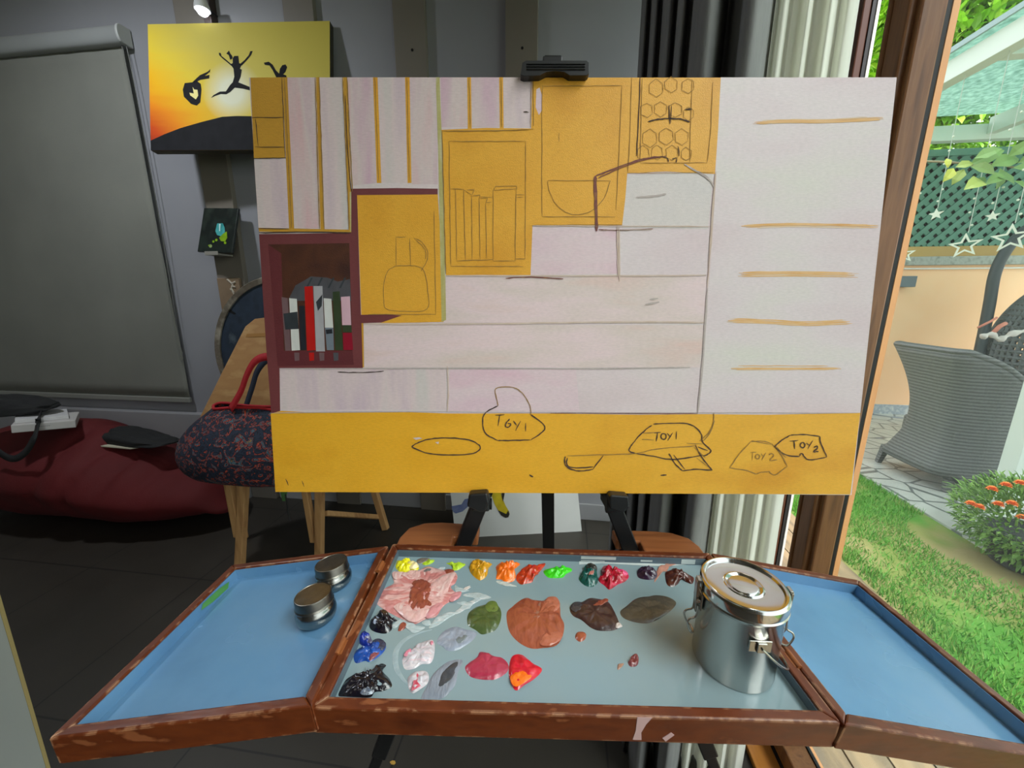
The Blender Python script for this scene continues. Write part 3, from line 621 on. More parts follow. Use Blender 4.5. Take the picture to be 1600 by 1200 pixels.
d = dab('paint_dab', 'dark teal paint dab left of the crimson dab', c760([(660, 290), (690, 255), (700, 220), (740, 195), (785, 215), (790, 260), (795, 320), (760, 352), (715, 348), (675, 320)]), .007, pm('teal_paint', [(6, 64, 60), (10, 96, 88), (30, 40, 40)], 70), 1.1, seed=9)
sub(d, 'dark_top', c760([(705, 225), (740, 197), (785, 220), (780, 260), (720, 255)]), .004, pm('olive_black_paint', [(60, 52, 44), (30, 40, 38)]), lift=.004)
sub(d, 'pink_touch', c760([(735, 275), (765, 262), (760, 290), (730, 300)]), .001, pm('pink_touch_paint', (190, 120, 110)), lift=.007)
m_crim = pm('crimson_paint', [(130, 6, 30), (190, 14, 44), (216, 30, 80)], 60)
d = dab('paint_dab', 'glossy crimson and magenta paint dab', c760([(820, 230), (850, 200), (890, 225), (930, 240), (985, 245), (1018, 275), (990, 315), (940, 335), (880, 372), (845, 345), (805, 315), (800, 295), (830, 280)]), .008, m_crim, 1.1, seed=10)
sub(d, 'magenta_top', c760([(900, 270), (930, 245), (985, 250), (1010, 280), (950, 300), (905, 310)]), .004, pm('magenta_paint', [(226, 40, 110), (236, 90, 140)]), lift=.004)
m_dpur = pm('dark_purple_paint', [(36, 22, 44), (58, 34, 62), (28, 18, 34)], 70)
d = dab('paint_dab', 'dark purple paint dab with a peach smear behind it', c760([(1075, 255), (1085, 225), (1130, 218), (1180, 215), (1215, 240), (1220, 280), (1190, 300), (1130, 300), (1085, 285)]), .006, m_dpur, 1.0, seed=11)
sub(d, 'peach_smear', c760([(1210, 270), (1225, 225), (1270, 205), (1290, 175), (1350, 170), (1370, 185), (1310, 205), (1270, 235), (1240, 265), (1200, 320)]), .0012, pm('peach_paint', [(206, 146, 126), (190, 132, 116)]), lift=0)
m_dbr = pm('dark_brown_oil', [(64, 24, 18), (90, 38, 28)], 70)
d = dab('paint_dab', 'dark chestnut paint dab near the steel can', c760([(1275, 265), (1290, 240), (1320, 245), (1325, 225), (1370, 230), (1420, 260), (1480, 285), (1470, 330), (1430, 320), (1390, 300), (1370, 330), (1330, 352), (1290, 335)]), .006, m_dbr, 1.0, seed=12)
# big pink mixing pile
m_pk = pm('pink_mix_paint', [(214, 152, 150), (196, 120, 118), (226, 182, 178), (176, 104, 102)], 26, stretch=(1, 2.2, 1), bump=.6)
m_pkp = pm('pale_pink_mix', [(226, 190, 186), (216, 168, 166), (232, 206, 202)], 40, stretch=(2.5, 1, 1))
m_rust = pm('rust_paint', [(134, 62, 46), (150, 76, 58), (122, 54, 40)], 40, stretch=(3, 1, 1))
m_whs = pm('thin_white_smear', [(200, 208, 212), (170, 186, 190), (216, 214, 216)], 60, stretch=(1, 3, 1))
d = dab('paint_dab', 'large pink mixing pile with rust brown centre', c560([(200, 740), (240, 660), (300, 580), (400, 520), (390, 460), (400, 385), (520, 405), (660, 385), (780, 330), (880, 350), (980, 370), (1080, 380), (1125, 440), (1100, 520), (1050, 560), (1100, 620), (1165, 640), (1130, 700), (1020, 740), (950, 800), (880, 900), (760, 930), (640, 985), (520, 940), (400, 880), (280, 810)]), .0035, m_pk, .9, flat=.35, seed=13)
sub(d, 'rust_stroke', c560([(590, 600), (620, 520), (700, 490), (780, 510), (835, 560), (810, 660), (790, 740), (840, 785), (740, 820), (640, 845), (560, 790), (580, 690)]), .0022, m_rust, lift=.0028, flat=.35)
sub(d, 'rust_touch', c560([(980, 380), (1060, 370), (1085, 395), (1000, 430)]), .001, m_rust, lift=.0016)
sub(d, 'pale_stroke', c560([(820, 560), (900, 480), (1010, 430), (1100, 430), (1040, 560), (990, 680), (850, 690), (800, 680)]), .0016, m_pkp, lift=.003, flat=.35)
sub(d, 'pale_stroke', c560([(400, 400), (540, 415), (700, 400), (820, 350), (880, 400), (760, 450), (600, 490), (450, 490), (395, 470)]), .0014, m_pkp, lift=.002, flat=.35)
sub(d, 'pale_stroke', c560([(380, 770), (540, 760), (600, 860), (720, 860), (880, 830), (760, 920), (640, 980), (520, 930)]), .0016, m_pkp, lift=.0024, flat=.35)
sub(d, 'pink_stroke', c560([(770, 870), (880, 770), (950, 760), (950, 810), (860, 900), (780, 935)]), .0014, pm('rose_paint', [(212, 146, 150), (200, 130, 136)], 40), lift=.0024)
sub(d, 'pink_stroke', c560([(1030, 700), (1100, 640), (1170, 630), (1150, 690), (1060, 745)]), .0014, bpy.data.materials['rose_paint'], lift=.002)
sub(d, 'grey_touch', c560([(740, 410), (780, 378), (830, 380), (800, 410)]), .0006, pm('grey_touch_paint', (120, 116, 116)), lift=.0038)
for px in ([(930, 340), (985, 335), (970, 360), (900, 360)], [(1100, 540), (1160, 580), (1260, 600), (1200, 620), (1110, 620)], [(1190, 660), (1260, 630), (1390, 635), (1510, 680), (1420, 705), (1330, 690)], [(1120, 740), (1200, 730), (1280, 745), (1200, 775)], [(1090, 850), (1200, 770), (1340, 690), (1420, 690), (1300, 760), (1180, 840), (1110, 870)], [(960, 870), (1060, 850), (1130, 850), (1050, 900), (960, 920)], [(900, 900), (980, 880), (1080, 870), (960, 960), (880, 1010), (800, 1030), (840, 960)], [(720, 960), (800, 930), (820, 990), (760, 1000)],
           [(480, 960), (520, 940), (640, 1000), (760, 1020), (640, 1085), (560, 1040)], [(380, 1000), (470, 930), (490, 960), (420, 1030)]):
    sub(d, 'white_smear', c560(px), .0007, m_whs, lift=0, flat=.4)
sub(d, 'rust_touch', c560([(450, 1050), (480, 980), (520, 955), (550, 990), (520, 1040), (470, 1065)]), .0018, m_rust, lift=0)
for a_, b__ in (((1165, 605), (1275, 545)), ((1190, 608), (1280, 560))):
    sub(d, 'white_streak', c560([a_, ((a_[0]+b__[0])/2, (a_[1]+b__[1])/2-4), b__, ((a_[0]+b__[0])/2+5, (a_[1]+b__[1])/2+6)]), .001, bpy.data.materials['white_touch_paint'], lift=0)
d = dab('paint_dab', 'moss green mixed paint patch', c560([(1235, 920), (1260, 850), (1340, 790), (1450, 760), (1540, 750), (1600, 790), (1625, 860), (1610, 960), (1560, 1050), (1480, 1085), (1400, 1100), (1330, 1050), (1250, 1000)]), .0035, pm('moss_green_paint', [(66, 84, 42), (78, 94, 50), (56, 74, 40)], 40), .5, flat=.35, seed=14)
sub(d, 'light_touch', c560([(1440, 800), (1490, 745), (1560, 750), (1590, 820), (1550, 875), (1470, 860)]), .001, pm('light_moss_paint', [(104, 124, 56), (90, 110, 52)], 40), lift=.003)
m_ter = pm('terracotta_paint', [(150, 74, 50), (164, 86, 60), (138, 66, 46)], 30, stretch=(2.5, 1, 1))
m_terl = pm('light_terracotta_paint', [(186, 110, 86), (176, 96, 72)], 60)
d = dab('paint_dab', 'large terracotta mixed paint patch in the middle of the palette', c760([(145, 540), (190, 490), (240, 450), (290, 430), (345, 450), (400, 455), (450, 435), (500, 435), (525, 490), (530, 560), (555, 620), (545, 700), (500, 770), (400, 790), (310, 790), (220, 740), (160, 660)]), .004, m_ter, .6, flat=.35, seed=15)
sub(d, 'light_touch', c760([(385, 740), (420, 690), (490, 678), (545, 700), (520, 750), (450, 785), (390, 780)]), .0012, m_terl, lift=.0025)
sub(d, 'light_touch', c760([(415, 480), (440, 440), (500, 440), (525, 500), (480, 545), (430, 535)]), .0012, m_terl, lift=.003)
sub(d, 'grey_touch', c760([(365, 500), (395, 480), (410, 540), (360, 600), (330, 620)]), .0006, pm('grey_rust_paint', (160, 108, 92)), lift=.0036)
d = dab('paint_dab', 'dark brown mixed patch right of the terracotta patch', c760([(595, 510), (625, 470), (680, 460), (740, 432), (810, 440), (870, 460), (910, 520), (945, 600), (950, 640), (900, 665), (800, 665), (740, 640), (680, 590), (620, 560)]), .003, pm('umber_paint', [(56, 36, 32), (72, 46, 42), (44, 34, 36)], 40), .6, flat=.35, seed=16)
sub(d, 'rust_streak', c760([(750, 500), (800, 470), (850, 445), (870, 462), (820, 490), (770, 510)]), .0008, m_rust, lift=.0024)
sub(d, 'white_touch', c760([(920, 630), (945, 610), (970, 640), (930, 652)]), .0015, bpy.data.materials['white_touch_paint'], lift=.001)
sub(d, 'slate_touch', c760([(600, 510), (625, 470), (680, 470), (700, 500), (640, 540)]), .0008, pm('slate_paint', (58, 56, 62)), lift=.0018)
dab('paint_dab', 'thin grey-brown patch nearest the steel can', c760([(955, 530), (1000, 490), (1060, 445), (1160, 420), (1220, 412), (1300, 425), (1355, 465), (1320, 520), (1240, 575), (1160, 612), (1060, 605), (980, 575)]), .0012, pm('grey_brown_paint', [(72, 66, 60), (86, 80, 70), (64, 58, 54)], 40), .5, flat=.35, seed=17)
dab('paint_dab', 'small round terracotta dot right of the large terracotta patch', c760([(635, 720), (645, 680), (685, 672), (712, 690), (705, 725), (670, 745)]), .0025, m_ter, .3, seed=18)
dab('paint_dab', 'tiny maroon speck in the empty part of the glass near the can', c760([(1010, 895), (1030, 875), (1045, 840), (1075, 830), (1088, 870), (1075, 915), (1030, 922)]), .003, pm('maroon_speck_paint', [(110, 40, 44), (140, 70, 70)]), 1., seed=19)
dab('paint_dab', 'tiny tan speck left of the maroon speck', c760([(935, 935), (945, 905), (980, 898), (975, 915), (945, 945)]), .001, pm('tan_speck_paint', (170, 130, 110)), .5, seed=20)
m_navy = pm('black_navy_paint', [(16, 14, 20), (24, 20, 30), (12, 10, 12)], 60, rough=.18)
d = dab('paint_dab', 'near-black dab below the pink pile at the left rim', c500([(440, 215), (455, 160), (500, 130), (540, 95), (590, 110), (630, 150), (690, 170), (650, 190), (640, 250), (590, 285), (520, 280), (460, 255)]), .007, m_navy, .9, seed=21)
sub(d, 'blue_glint', c500([(470, 190), (500, 165), (530, 180), (510, 230), (480, 230)]), .002, pm('pale_blue_paint', [(170, 180, 200), (60, 62, 100)]), lift=.0055)
sub(d, 'umber_streak', c500([(530, 120), (560, 95), (610, 125), (600, 150), (550, 150)]), .002, pm('raw_umber_paint', [(70, 48, 26), (50, 36, 24)]), lift=.0045)
m_ultra = pm('ultramarine_paint', [(14, 24, 110), (22, 48, 150), (14, 20, 70)], 60)
d = dab('paint_dab', 'ultramarine blue dab with white on top, upper of two blue dabs', c500([(340, 330), (350, 290), (390, 270), (430, 300), (450, 340), (470, 380), (440, 400), (390, 400), (350, 370)]), .006, m_ultra, .9, seed=22)
sub(d, 'white_top', c500([(370, 320), (410, 305), (450, 345), (470, 385), (440, 395), (400, 375)]), .002, pm('blue_white_paint', [(190, 196, 210), (90, 90, 130), (60, 50, 60)], 120), lift=.004)
d = dab('paint_dab', 'cobalt blue dab, lower of two blue dabs at the left rim', c500([(300, 480), (330, 430), (390, 405), (450, 410), (500, 350), (560, 360), (590, 400), (560, 460), (500, 510), (440, 540), (400, 530), (320, 550)]), .0045, pm('cobalt_paint', [(16, 56, 140), (26, 80, 170), (20, 36, 90)], 60), .8, seed=23)
sub(d, 'slate_smear', c500([(470, 370), (530, 345), (590, 390), (560, 450), (490, 440)]), .0015, pm('slate_blue_paint', [(44, 50, 74), (54, 58, 80)]), lift=.0025)
sub(d, 'rose_touch', c500([(440, 520), (470, 465), (530, 470), (500, 510), (450, 545)]), .0015, pm('dusty_rose_paint', [(150, 80, 80), (120, 60, 70)]), lift=.0025)
d = dab('paint_dab', 'large glossy black dab in the front left corner', c500([(165, 840), (190, 770), (240, 690), (320, 650), (400, 650), (450, 660), (520, 600), (540, 555), (590, 570), (560, 620), (620, 690), (640, 760), (560, 800), (490, 810), (450, 855), (330, 855), (230, 850)]), .006, m_navy, .9, seed=24)
sub(d, 'pale_glint', c500([(345, 800), (400, 775), (480, 800), (470, 845), (380, 855)]), .002, pm('ice_blue_paint', [(130, 150, 176), (40, 44, 60), (190, 200, 214)], 150), lift=.003)
sub(d, 'grey_streak', c500([(410, 615), (430, 620), (550, 750), (520, 775), (450, 700)]), .0012, pm('grey_ice_paint', [(150, 168, 176), (120, 138, 146)]), lift=.004)
m_lav = pm('lavender_grey_paint', [(160, 168, 186), (140, 148, 164), (176, 182, 198)], 40)
d = dab('paint_dab', 'lavender grey patch below the moss green patch', c500([(1045, 370), (1065, 310), (1120, 255), (1210, 225), (1290, 245), (1395, 275), (1370, 340), (1280, 405), (1220, 435), (1140, 440), (1100, 405)]), .002, m_lav, .6, flat=.35, seed=25)
sub(d, 'grey_centre', c500([(1200, 380), (1240, 320), (1300, 300), (1310, 330), (1260, 380)]), .0008, pm('mid_grey_paint', (120, 128, 132)), lift=.0016)
m_wp = pm('white_pink_paint', [(226, 214, 216), (196, 190, 198), (232, 196, 202)], 50, stretch=(1, 2.5, 1))
d = dab('paint_dab', 'white paint dab streaked with pink and grey, larger of two', c500([(735, 530), (760, 470), (820, 440), (870, 380), (950, 350), (1005, 345), (1025, 400), (1015, 500), (980, 555), (910, 560), (840, 600), (760, 605)]), .004, m_wp, .9, seed=26)
sub(d, 'pink_streak', c500([(750, 490), (800, 440), (815, 460), (770, 510)]), .001, pm('hot_pink_paint', (214, 130, 150)), lift=.003)
sub(d, 'pink_streak', c500([(985, 375), (1010, 372), (1010, 400), (990, 405)]), .001, bpy.data.materials['hot_pink_paint'], lift=.003)
d = dab('paint_dab', 'small white and pink dab in front of the larger white dab', c500([(780, 700), (810, 650), (870, 625), (940, 620), (972, 660), (960, 730), (900, 780), (830, 820), (795, 780)]), .0035, m_wp, .9, seed=27)
sub(d, 'crimson_streak', c500([(820, 815), (835, 740), (860, 660), (880, 680), (860, 760), (900, 770)]), .001, pm('rose_red_paint', [(200, 60, 84), (216, 130, 144)]), lift=.0028)
d = dab('paint_dab', 'long grey-lavender smear with dark centre at the front', c500([(905, 865), (950, 760), (1010, 650), (1120, 550), (1210, 520), (1275, 530), (1230, 640), (1210, 740), (1150, 820), (1080, 870), (990, 870)]), .0014, pm('grey_lavender_smear', [(128, 136, 150), (146, 152, 166)], 40, stretch=(3, 1, 1)), .4, flat=.35, seed=28)
sub(d, 'dark_centre', c500([(1040, 800), (1070, 700), (1140, 590), (1230, 545), (1200, 650), (1130, 740)]), .001, pm('charcoal_smear_paint', [(58, 62, 70), (72, 76, 84)], 40), lift=.0009)
m_rasp = pm('raspberry_paint', [(168, 44, 70), (180, 58, 84)], 40)
dab('paint_dab', 'raspberry pink mixed patch left of the scarlet dab', c500([(1295, 590), (1340, 540), (1400, 500), (1430, 450), (1500, 460), (1540, 490), (1620, 500), (1680, 560), (1670, 630), (1580, 690), (1500, 700), (1400, 690), (1330, 660)]), .003, m_rasp, .4, flat=.35, seed=29)
d = dab('paint_dab', 'scarlet red dab with an orange lower half', [(795, 1046), (800, 1026), (815, 1023), (832, 1036), (847, 1046), (836, 1060), (820, 1070), (806, 1079), (797, 1064)], .004, pm('scarlet_paint', [(206, 18, 44), (220, 30, 52)], 40), .6, seed=30)
sub(d, 'orange_streak', [(797, 1062), (810, 1052), (822, 1054), (830, 1062), (806, 1077)], .001, m_org, lift=.0032)
arc = cr([tr(x, y, ZG) for x, y in c500([(1000, 250), (880, 280), (760, 340), (690, 420), (672, 500), (685, 600), (740, 690), (800, 750)])], 5)
g = MB(); rows = []
for i, p in enumerate(arc):
    dd = (arc[min(i+1, len(arc)-1)]-arc[max(i-1, 0)]).normalized(); n_ = V((-dd.y, dd.x, 0)); w_ = .0032*sin(pi*min(1, (i+2)/(len(arc)+3)))
    rows.append([p+n_*w_+V((0, 0, .0001)), p+V((0, 0, .0006)), p-n_*w_+V((0, 0, .0001))])
g.grid([list(reversed(r)) for r in rows]); g.v = [TM@p for p in g.v]
o = g.build('paint_smear', pm('thin_blue_white_smear', [(146, 166, 174), (164, 180, 186)], 60), smooth=180); tag(o, 'thin curved pale blue smear around the white dabs', 'paint', DG)

# ------------------------------------------------------------------ steel can
m_steel = mat('brushed_steel', [(196, 194, 190), (206, 204, 200)], scale=60, stretch=(1, 1, .05), rough=.2, metal=1, bump=.02, bscale=300)
m_steel2 = mat('polished_steel', (200, 198, 194), rough=.13, metal=1)
m_steeld = mat('dull_steel', [(168, 166, 160), (180, 178, 172)], scale=40, rough=.24, metal=1)
m_wirehandle = mat('wire_steel', (190, 186, 180), rough=.25, metal=1)
cc = TI@V((.20127, .38945, .88)); cc = TM@V((cc.x, cc.y, ZG)); CANM = pose(cc, (-.00746*.4, .02956*.4, 0))
H = .0998-(cc.z-.8789)
can = thing('brush_washer_can', 'brushed stainless steel brush washer can with lid standing on the palette glass', 'can', CANM)
hb_ = H-.016
MB().lathe([(.001, 0), (.0395, 0), (.0408, .0012), (.0411, .004), (.0411, hb_-.003), (.0425, hb_-.001), (.0436, hb_+.0015), (.0425, hb_+.0035), (.040, hb_+.0035), (.001, hb_+.0035)], 96).build('body', m_steel, can, smooth=35)
R_ = .0433
MB().lathe([(.001, hb_+.0036), (R_-.0004, hb_+.0036), (R_, hb_+.0055), (R_-.0003, H-.0025), (R_-.0016, H-.0004), (R_-.003, H), (R_-.0048, H-.0008), (R_-.006, H-.0035), (R_-.0075, H-.0042), (.0200, H-.0036), (.0192, H-.0026), (.0178, H-.0022), (.0163, H-.0030), (.0150, H-.0040), (.0142, H-.0030), (.0132, H-.0027), (.001, H-.0027)], 96).build('lid', m_steel2, can, smooth=28)
for ang in (radians(178), radians(-2)):     # side clasps
    e = V((cos(ang), sin(ang), 0)); t_ = V((-sin(ang), cos(ang), 0)); z_ = V((0, 0, 1))
    g = MB(); g.bar(e*.0420+z_*(hb_-.022), e*.0420+z_*(hb_-.002), .014, .002, up=e); g.bar(e*.0455+z_*(hb_-.026), e*.0468+z_*(H-.004), .009, .003, up=e)
    g.bar(e*.044+z_*(H-.003), e*.0475+z_*(H-.003), .009, .003, up=z_)
    g.tube([e*.045+z_*(hb_-.010)+t_*.007, e*.045+z_*(hb_-.010)-t_*.007], .0022, 8)
    cl_ = g.build('clasp', m_steeld, can, bevel=.0006)
    pts = [e*.045+z_*(hb_-.016)+t_*.006, e*.046+z_*(hb_-.030)+t_*.006, e*.052+z_*(hb_-.034)+t_*.0065, e*.054+z_*(hb_-.040)+t_*.007, e*.050+z_*(hb_-.050)+t_*.007, e*.046+z_*(hb_-.052)+t_*.004,
           e*.046+z_*(hb_-.052)-t_*.004, e*.050+z_*(hb_-.050)-t_*.007, e*.054+z_*(hb_-.040)-t_*.007, e*.052+z_*(hb_-.034)-t_*.0065, e*.046+z_*(hb_-.030)-t_*.006, e*.045+z_*(hb_-.016)-t_*.006]
    MB().tube(cr(pts, 4), .0011, 8).build('wire_loop', m_wirehandle, cl_, smooth=60)
for ang in (radians(-86), radians(94)):
    e = V((cos(ang), sin(ang), 0)); t_ = V((-sin(ang), cos(ang), 0)); z_ = V((0, 0, 1)); zt_ = hb_-.024
    g = MB(); g.bar(e*.0415+z_*zt_-t_*.011, e*.0415+z_*zt_+t_*.011, .0015, .013, up=z_); g.bar(e*.0432+z_*zt_-t_*.004, e*.0432+z_*zt_+t_*.005, .003, .011, up=z_)
    g.build('handle_tab', m_steeld, can, bevel=.0005)
ef = V((cos(radians(-86)), sin(radians(-86)), 0)); tf_ = V((-sin(radians(-86)), cos(radians(-86)), 0)); z_ = V((0, 0, 1)); zt_ = hb_-.024
bail = [ef*.0455+z_*zt_]
for k in range(1, 12):
    a = pi*k/12; bail.append(ef*(.0465*cos(a))+tf_*(.052*sin(a))+z_*(zt_-.050*sin(a)))
bail.append(-ef*.0455+z_*zt_)
MB().tube(cr(bail, 4), .0012, 8).build('bail_handle', m_wirehandle, can, smooth=60)

# ------------------------------------------------------------------ oil cups on the left wing
WLM = TM@WL; wn = WLM.to_3x3()@V((0, 0, 1))
m_cup = mat('aged_steel', [(150, 148, 142), (166, 164, 158)], scale=60, rough=.22, metal=1)
m_cuplid = mat('aged_steel_lid', [(112, 108, 100), (130, 126, 118)], scale=90, rough=.34, metal=1, rvar=.08)
cup0 = None
for (x, y, r, h, lab, rz) in ((-.3079, .3881, .02256, .0380, 'small round steel oil cup in front on the left blue wing', .3), (-.3207, .4487, .02228, .0363, 'small round steel oil cup behind, nearer the back rim of the left blue wing', 1.1)):
    w = V((x, y, .868)); rr_ = w-CAMP; p0 = WLM@V((0, 0, -.018)); t_ = (p0-CAMP).dot(wn)/rr_.dot(wn); w = CAMP+rr_*t_; k = t_
    q = Matrix.Translation(w)@(WLM.to_3x3()@Euler((0, .03, rz)).to_matrix()).to_4x4()
    cu = thing('oil_cup', lab, 'cup', q, 'steel oil cups on the left wing')
    r *= k; h *= k
    MB().lathe([(.001, 0), (r*.72, 0), (r*.86, h*.02), (r*1.0, h*.09), (r*1.07, h*.19), (r*1.10, h*.31), (r*1.08, h*.43), (r*1.0, h*.53), (r*.94, h*.58), (r*.93, h*.64), (.001, h*.64)], 56).build('bowl', m_cup, cu, smooth=50)
    MB().lathe([(.001, h*.62), (r*1.0, h*.62), (r*1.04, h*.645), (r*1.0, h*.68), (r*.985, h*.70), (r*.985, h*.96), (r*.96, h*.995), (r*.92, h), (r*.90, h*.985), (.001, h*.985)], 56).build('lid', m_cuplid, cu, smooth=35)
# ------------------------------------------------------------------ roller blind
m_fab = mat('blind_fabric', [(122, 122, 115), (132, 132, 124)], scale=2.2, rough=.85, bump=.12, bscale=260, detail=8)
m_cas = mat('blind_cassette', [(148, 150, 150), (156, 158, 158)], scale=3, rough=.4)
m_cap = mat('blind_end_cap', (190, 192, 190), rough=.4)
m_bar_ = mat('blind_bottom_bar', (140, 140, 134), rough=.45)
bl = thing('roller_blind', 'grey roller blind lowered on the wall above the red beanbag', 'blind', V((-2.95, 2.0, .63)))
tR = ony(206, 40, 1.99); tB = ony(205, 96, 1.96); bR = ony(298, 622, 2.03)
xr = -2.283; zt = 2.635
prof = []
for k in range(13):
    a = pi*(.5-k/12*1.05); prof.append((2.05-.032*cos(a)**.6 if cos(a) > 0 else 2.05, zt-.042+.042*sin(a)))
g = MB(); rows = [[V((x, y, z)) for y, z in prof+[(2.085, zt-.084), (2.085, zt)]] for x in (-3.88, xr-.012)]
g.grid(rows, 0, False); n_ = len(rows[0])
g.f.append([n_+k for k in range(n_)]); g.m.append(0); g.f.append([n_-1, 2*n_-1, n_, 0]); g.m.append(0)
g.build('cassette', m_cas, bl, world=True, smooth=40)
g = MB(); g.prism([V((xr-.012, y-.004 if y < 2.06 else y, z+.003)) for y, z in prof+[(2.085, zt-.088), (2.085, zt)]], (.014, 0, 0)); g.build('end_cap', m_cap, bl, world=True, bevel=.003)
fx = -2.316
rows = []
for i in range(25):
    z = .655+(zt-.05-.655)*i/24
    rows.append([V((-3.88+(fx+3.88)*j/40, 2.062+.003*noise.noise(V((j*.35, i*.12, 0)))+.0015*sin(i*.8), z)) for j in range(41)])
MB().grid(rows).build('fabric', m_fab, bl, world=True, smooth=180, solid=.0015)
MB().box((-3.88, 2.050, .630), (fx+.004, 2.070, .662)).build('bottom_bar', m_bar_, bl, world=True, bevel=.004)
ch = [ony(190, 70, 2.05), ony(203, 130, 2.05), ony(222, 230, 2.05), ony(246, 360, 2.05), ony(274, 530, 2.05)]
ch2 = [p+V((.022, .004, 0)) for p in ch]; lp = ch+[ony(278, 548, 2.05), ony(283, 566, 2.05)+V((0, 0, 0)), ony(286, 555, 2.05)]+list(reversed(ch2))
MB().tube(cr(lp, 5), .0016, 6).build('bead_chain', mat('grey_chain', (120, 120, 116), rough=.5), bl, world=True)
m_ceil2 = m_ceil
# ------------------------------------------------------------------ wall lamp (bright bulb at the top edge)
wl_ = thing('wall_spotlight', 'small lit white spotlight beside a dark vertical bracket above the sunset painting', 'lamp', V((-1.79, 2.06, 2.55)))
MB().box((-1.812, 2.045, 2.30), (-1.772, 2.089, 2.98)).build('bracket', mat('dark_brown_bracket', (58, 46, 42), rough=.5), wl_, world=True, bevel=.002)
bp = ony(316, 14, 2.0)
MB().lathe([(.004, .05), (.022, .045), (.032, .01), (.034, -.005), (.029, -.005), (.028, .005), (.004, .01)], 24).build('lamp_shade', mat('white_lamp_shade', (220, 220, 220), rough=.3), wl_).matrix_local = Matrix.Translation(MW[wl_.name].inverted()@bp)
MB().sphere((0, 0, 0), (.026, .026, .026), 20, 12).build('bulb', mat('lit_bulb', (255, 255, 255), emit=((240, 246, 255), 5)), wl_, smooth=180).matrix_local = Matrix.Translation(MW[wl_.name].inverted()@(bp-V((0, 0, .004))))
MB().tube([bp+V((0, 0, .02)), bp+V((0, .085, .02))], .006, 8).build('lamp_arm', m_black, wl_, world=True)

# ------------------------------------------------------------------ sunset painting
k_ = .955
YL = CAMP+(V((-1.67811, 2.0, 2.01769))-CAMP)*k_; yw, yh = .95326*k_, .63235*k_
YM = pose(YL, (-.17732, .00912, .08914)); YI = YM.inverted(); yn = YM.to_3x3()@V((0, -1, 0))
def yv(x, y, off=.0004): p = YI@onp(x, y, YM.translation, yn); return V((p.x, -off, p.z))
c200 = lambda pts: CZ(200, 0, 4, pts)
m_sun = mat('sunset_paint', (220, 180, 60), rough=.6, spec=.15)
N, L, b = nodes(m_sun)
tc = N.new('ShaderNodeTexCoord'); sx = N.new('ShaderNodeSeparateXYZ'); L.new(tc.outputs['Object'], sx.inputs[0])
nz = N.new('ShaderNodeTexNoise'); nz.inputs['Scale'].default_value = 5; nz.inputs['Detail'].default_value = 6
mp = N.new('ShaderNodeMapping'); mp.inputs['Scale'].default_value = (.6, 1, 3); L.new(tc.outputs['Object'], mp.inputs[0]); L.new(mp.outputs[0], nz.inputs['Vector'])
def mth(op, a, b_=None):
    n = N.new('ShaderNodeMath'); n.operation = op
    for i, v in enumerate((a, b_)):
        if v is None: continue
        if isinstance(v, (int, float)): n.inputs[i].default_value = v
        else: L.new(v, n.inputs[i])
    return n.outputs[0]
s0 = yv(362, 143)
# height + sideways position: lower left burns red
h1 = mth('ADD', sx.outputs['Z'], mth('MULTIPLY', mth('ADD', sx.outputs['X'], .46), .75)); h1 = mth('ADD', h1, mth('MULTIPLY', nz.outputs['Fac'], .14))
r = N.new('ShaderNodeValToRGB'); e = r.color_ramp.elements
st = [(.08, (150, 26, 20)), (.19, (206, 74, 18)), (.31, (236, 140, 10)), (.43, (240, 180, 14)), (.58, (232, 202, 56)), (.8, (214, 196, 92))]
while len(e) < len(st): e.new(.5)
for i, (p_, c_) in enumerate(st): e[i].position = p_
for i, (p_, c_) in enumerate(st): e[i].color = lin(c_)
L.new(h1, r.inputs['Fac'])
dx = mth('SUBTRACT', sx.outputs['X'], s0.x); dz = mth('SUBTRACT', sx.outputs['Z'], s0.z)
d2 = mth('SQRT', mth('ADD', mth('MULTIPLY', dx, dx), mth('MULTIPLY', dz, dz)))
rs = N.new('ShaderNodeValToRGB'); e = rs.color_ramp.elements; e[0].position = .055; e[0].color = (1, 1, 1, 1); e[1].position = .15; e[1].color = (0, 0, 0, 1); e.new(.09).color = (.55, .55, .55, 1)
L.new(d2, rs.inputs['Fac'])
m1 = N.new('ShaderNodeMix'); m1.data_type = 'RGBA'; L.new(rs.outputs['Color'], m1.inputs['Factor']); L.new(r.outputs['Color'], m1.inputs['A']); m1.inputs['B'].default_value = lin((236, 234, 206))
L.new(m1.outputs['Result'], b.inputs['Base Color'])
m_silh = mat('black_silhouette_paint', [(34, 34, 38), (26, 26, 29)], scale=20, rough=.7, spec=.12)
m_ylw = mat('pale_yellow_gap', (236, 220, 120), rough=.5)
yp_ = thing('sunset_painting', 'sunset canvas with black jumping silhouettes hung high on the back wall', 'painting', YM)
g = MB(); g.box((-yw/2, .0006, 0), (yw/2, .036, yh)); g.build('canvas_body', mat('dark_canvas_edge', [(44, 42, 38), (84, 74, 40)], scale=3, rough=.6), yp_, bevel=.003)
g = MB(); g.poly([V((-yw/2+.001, 0, .001)), V((yw/2-.001, 0, .001)), V((yw/2-.001, 0, yh-.001)), V((-yw/2+.001, 0, yh-.001))], 0)
cl_ = lambda p: V((min(max(p.x, -yw/2+.001), yw/2-.001), p.y, min(max(p.z, .0012), yh-.001)))
g.poly([cl_(yv(x, y, .0003)) for x, y in reversed(c200([(120, 879), (230, 838), (330, 800), (470, 760), (590, 730), (680, 725), (900, 728), (1300, 745), (1300, 950), (100, 950)]))], 1)
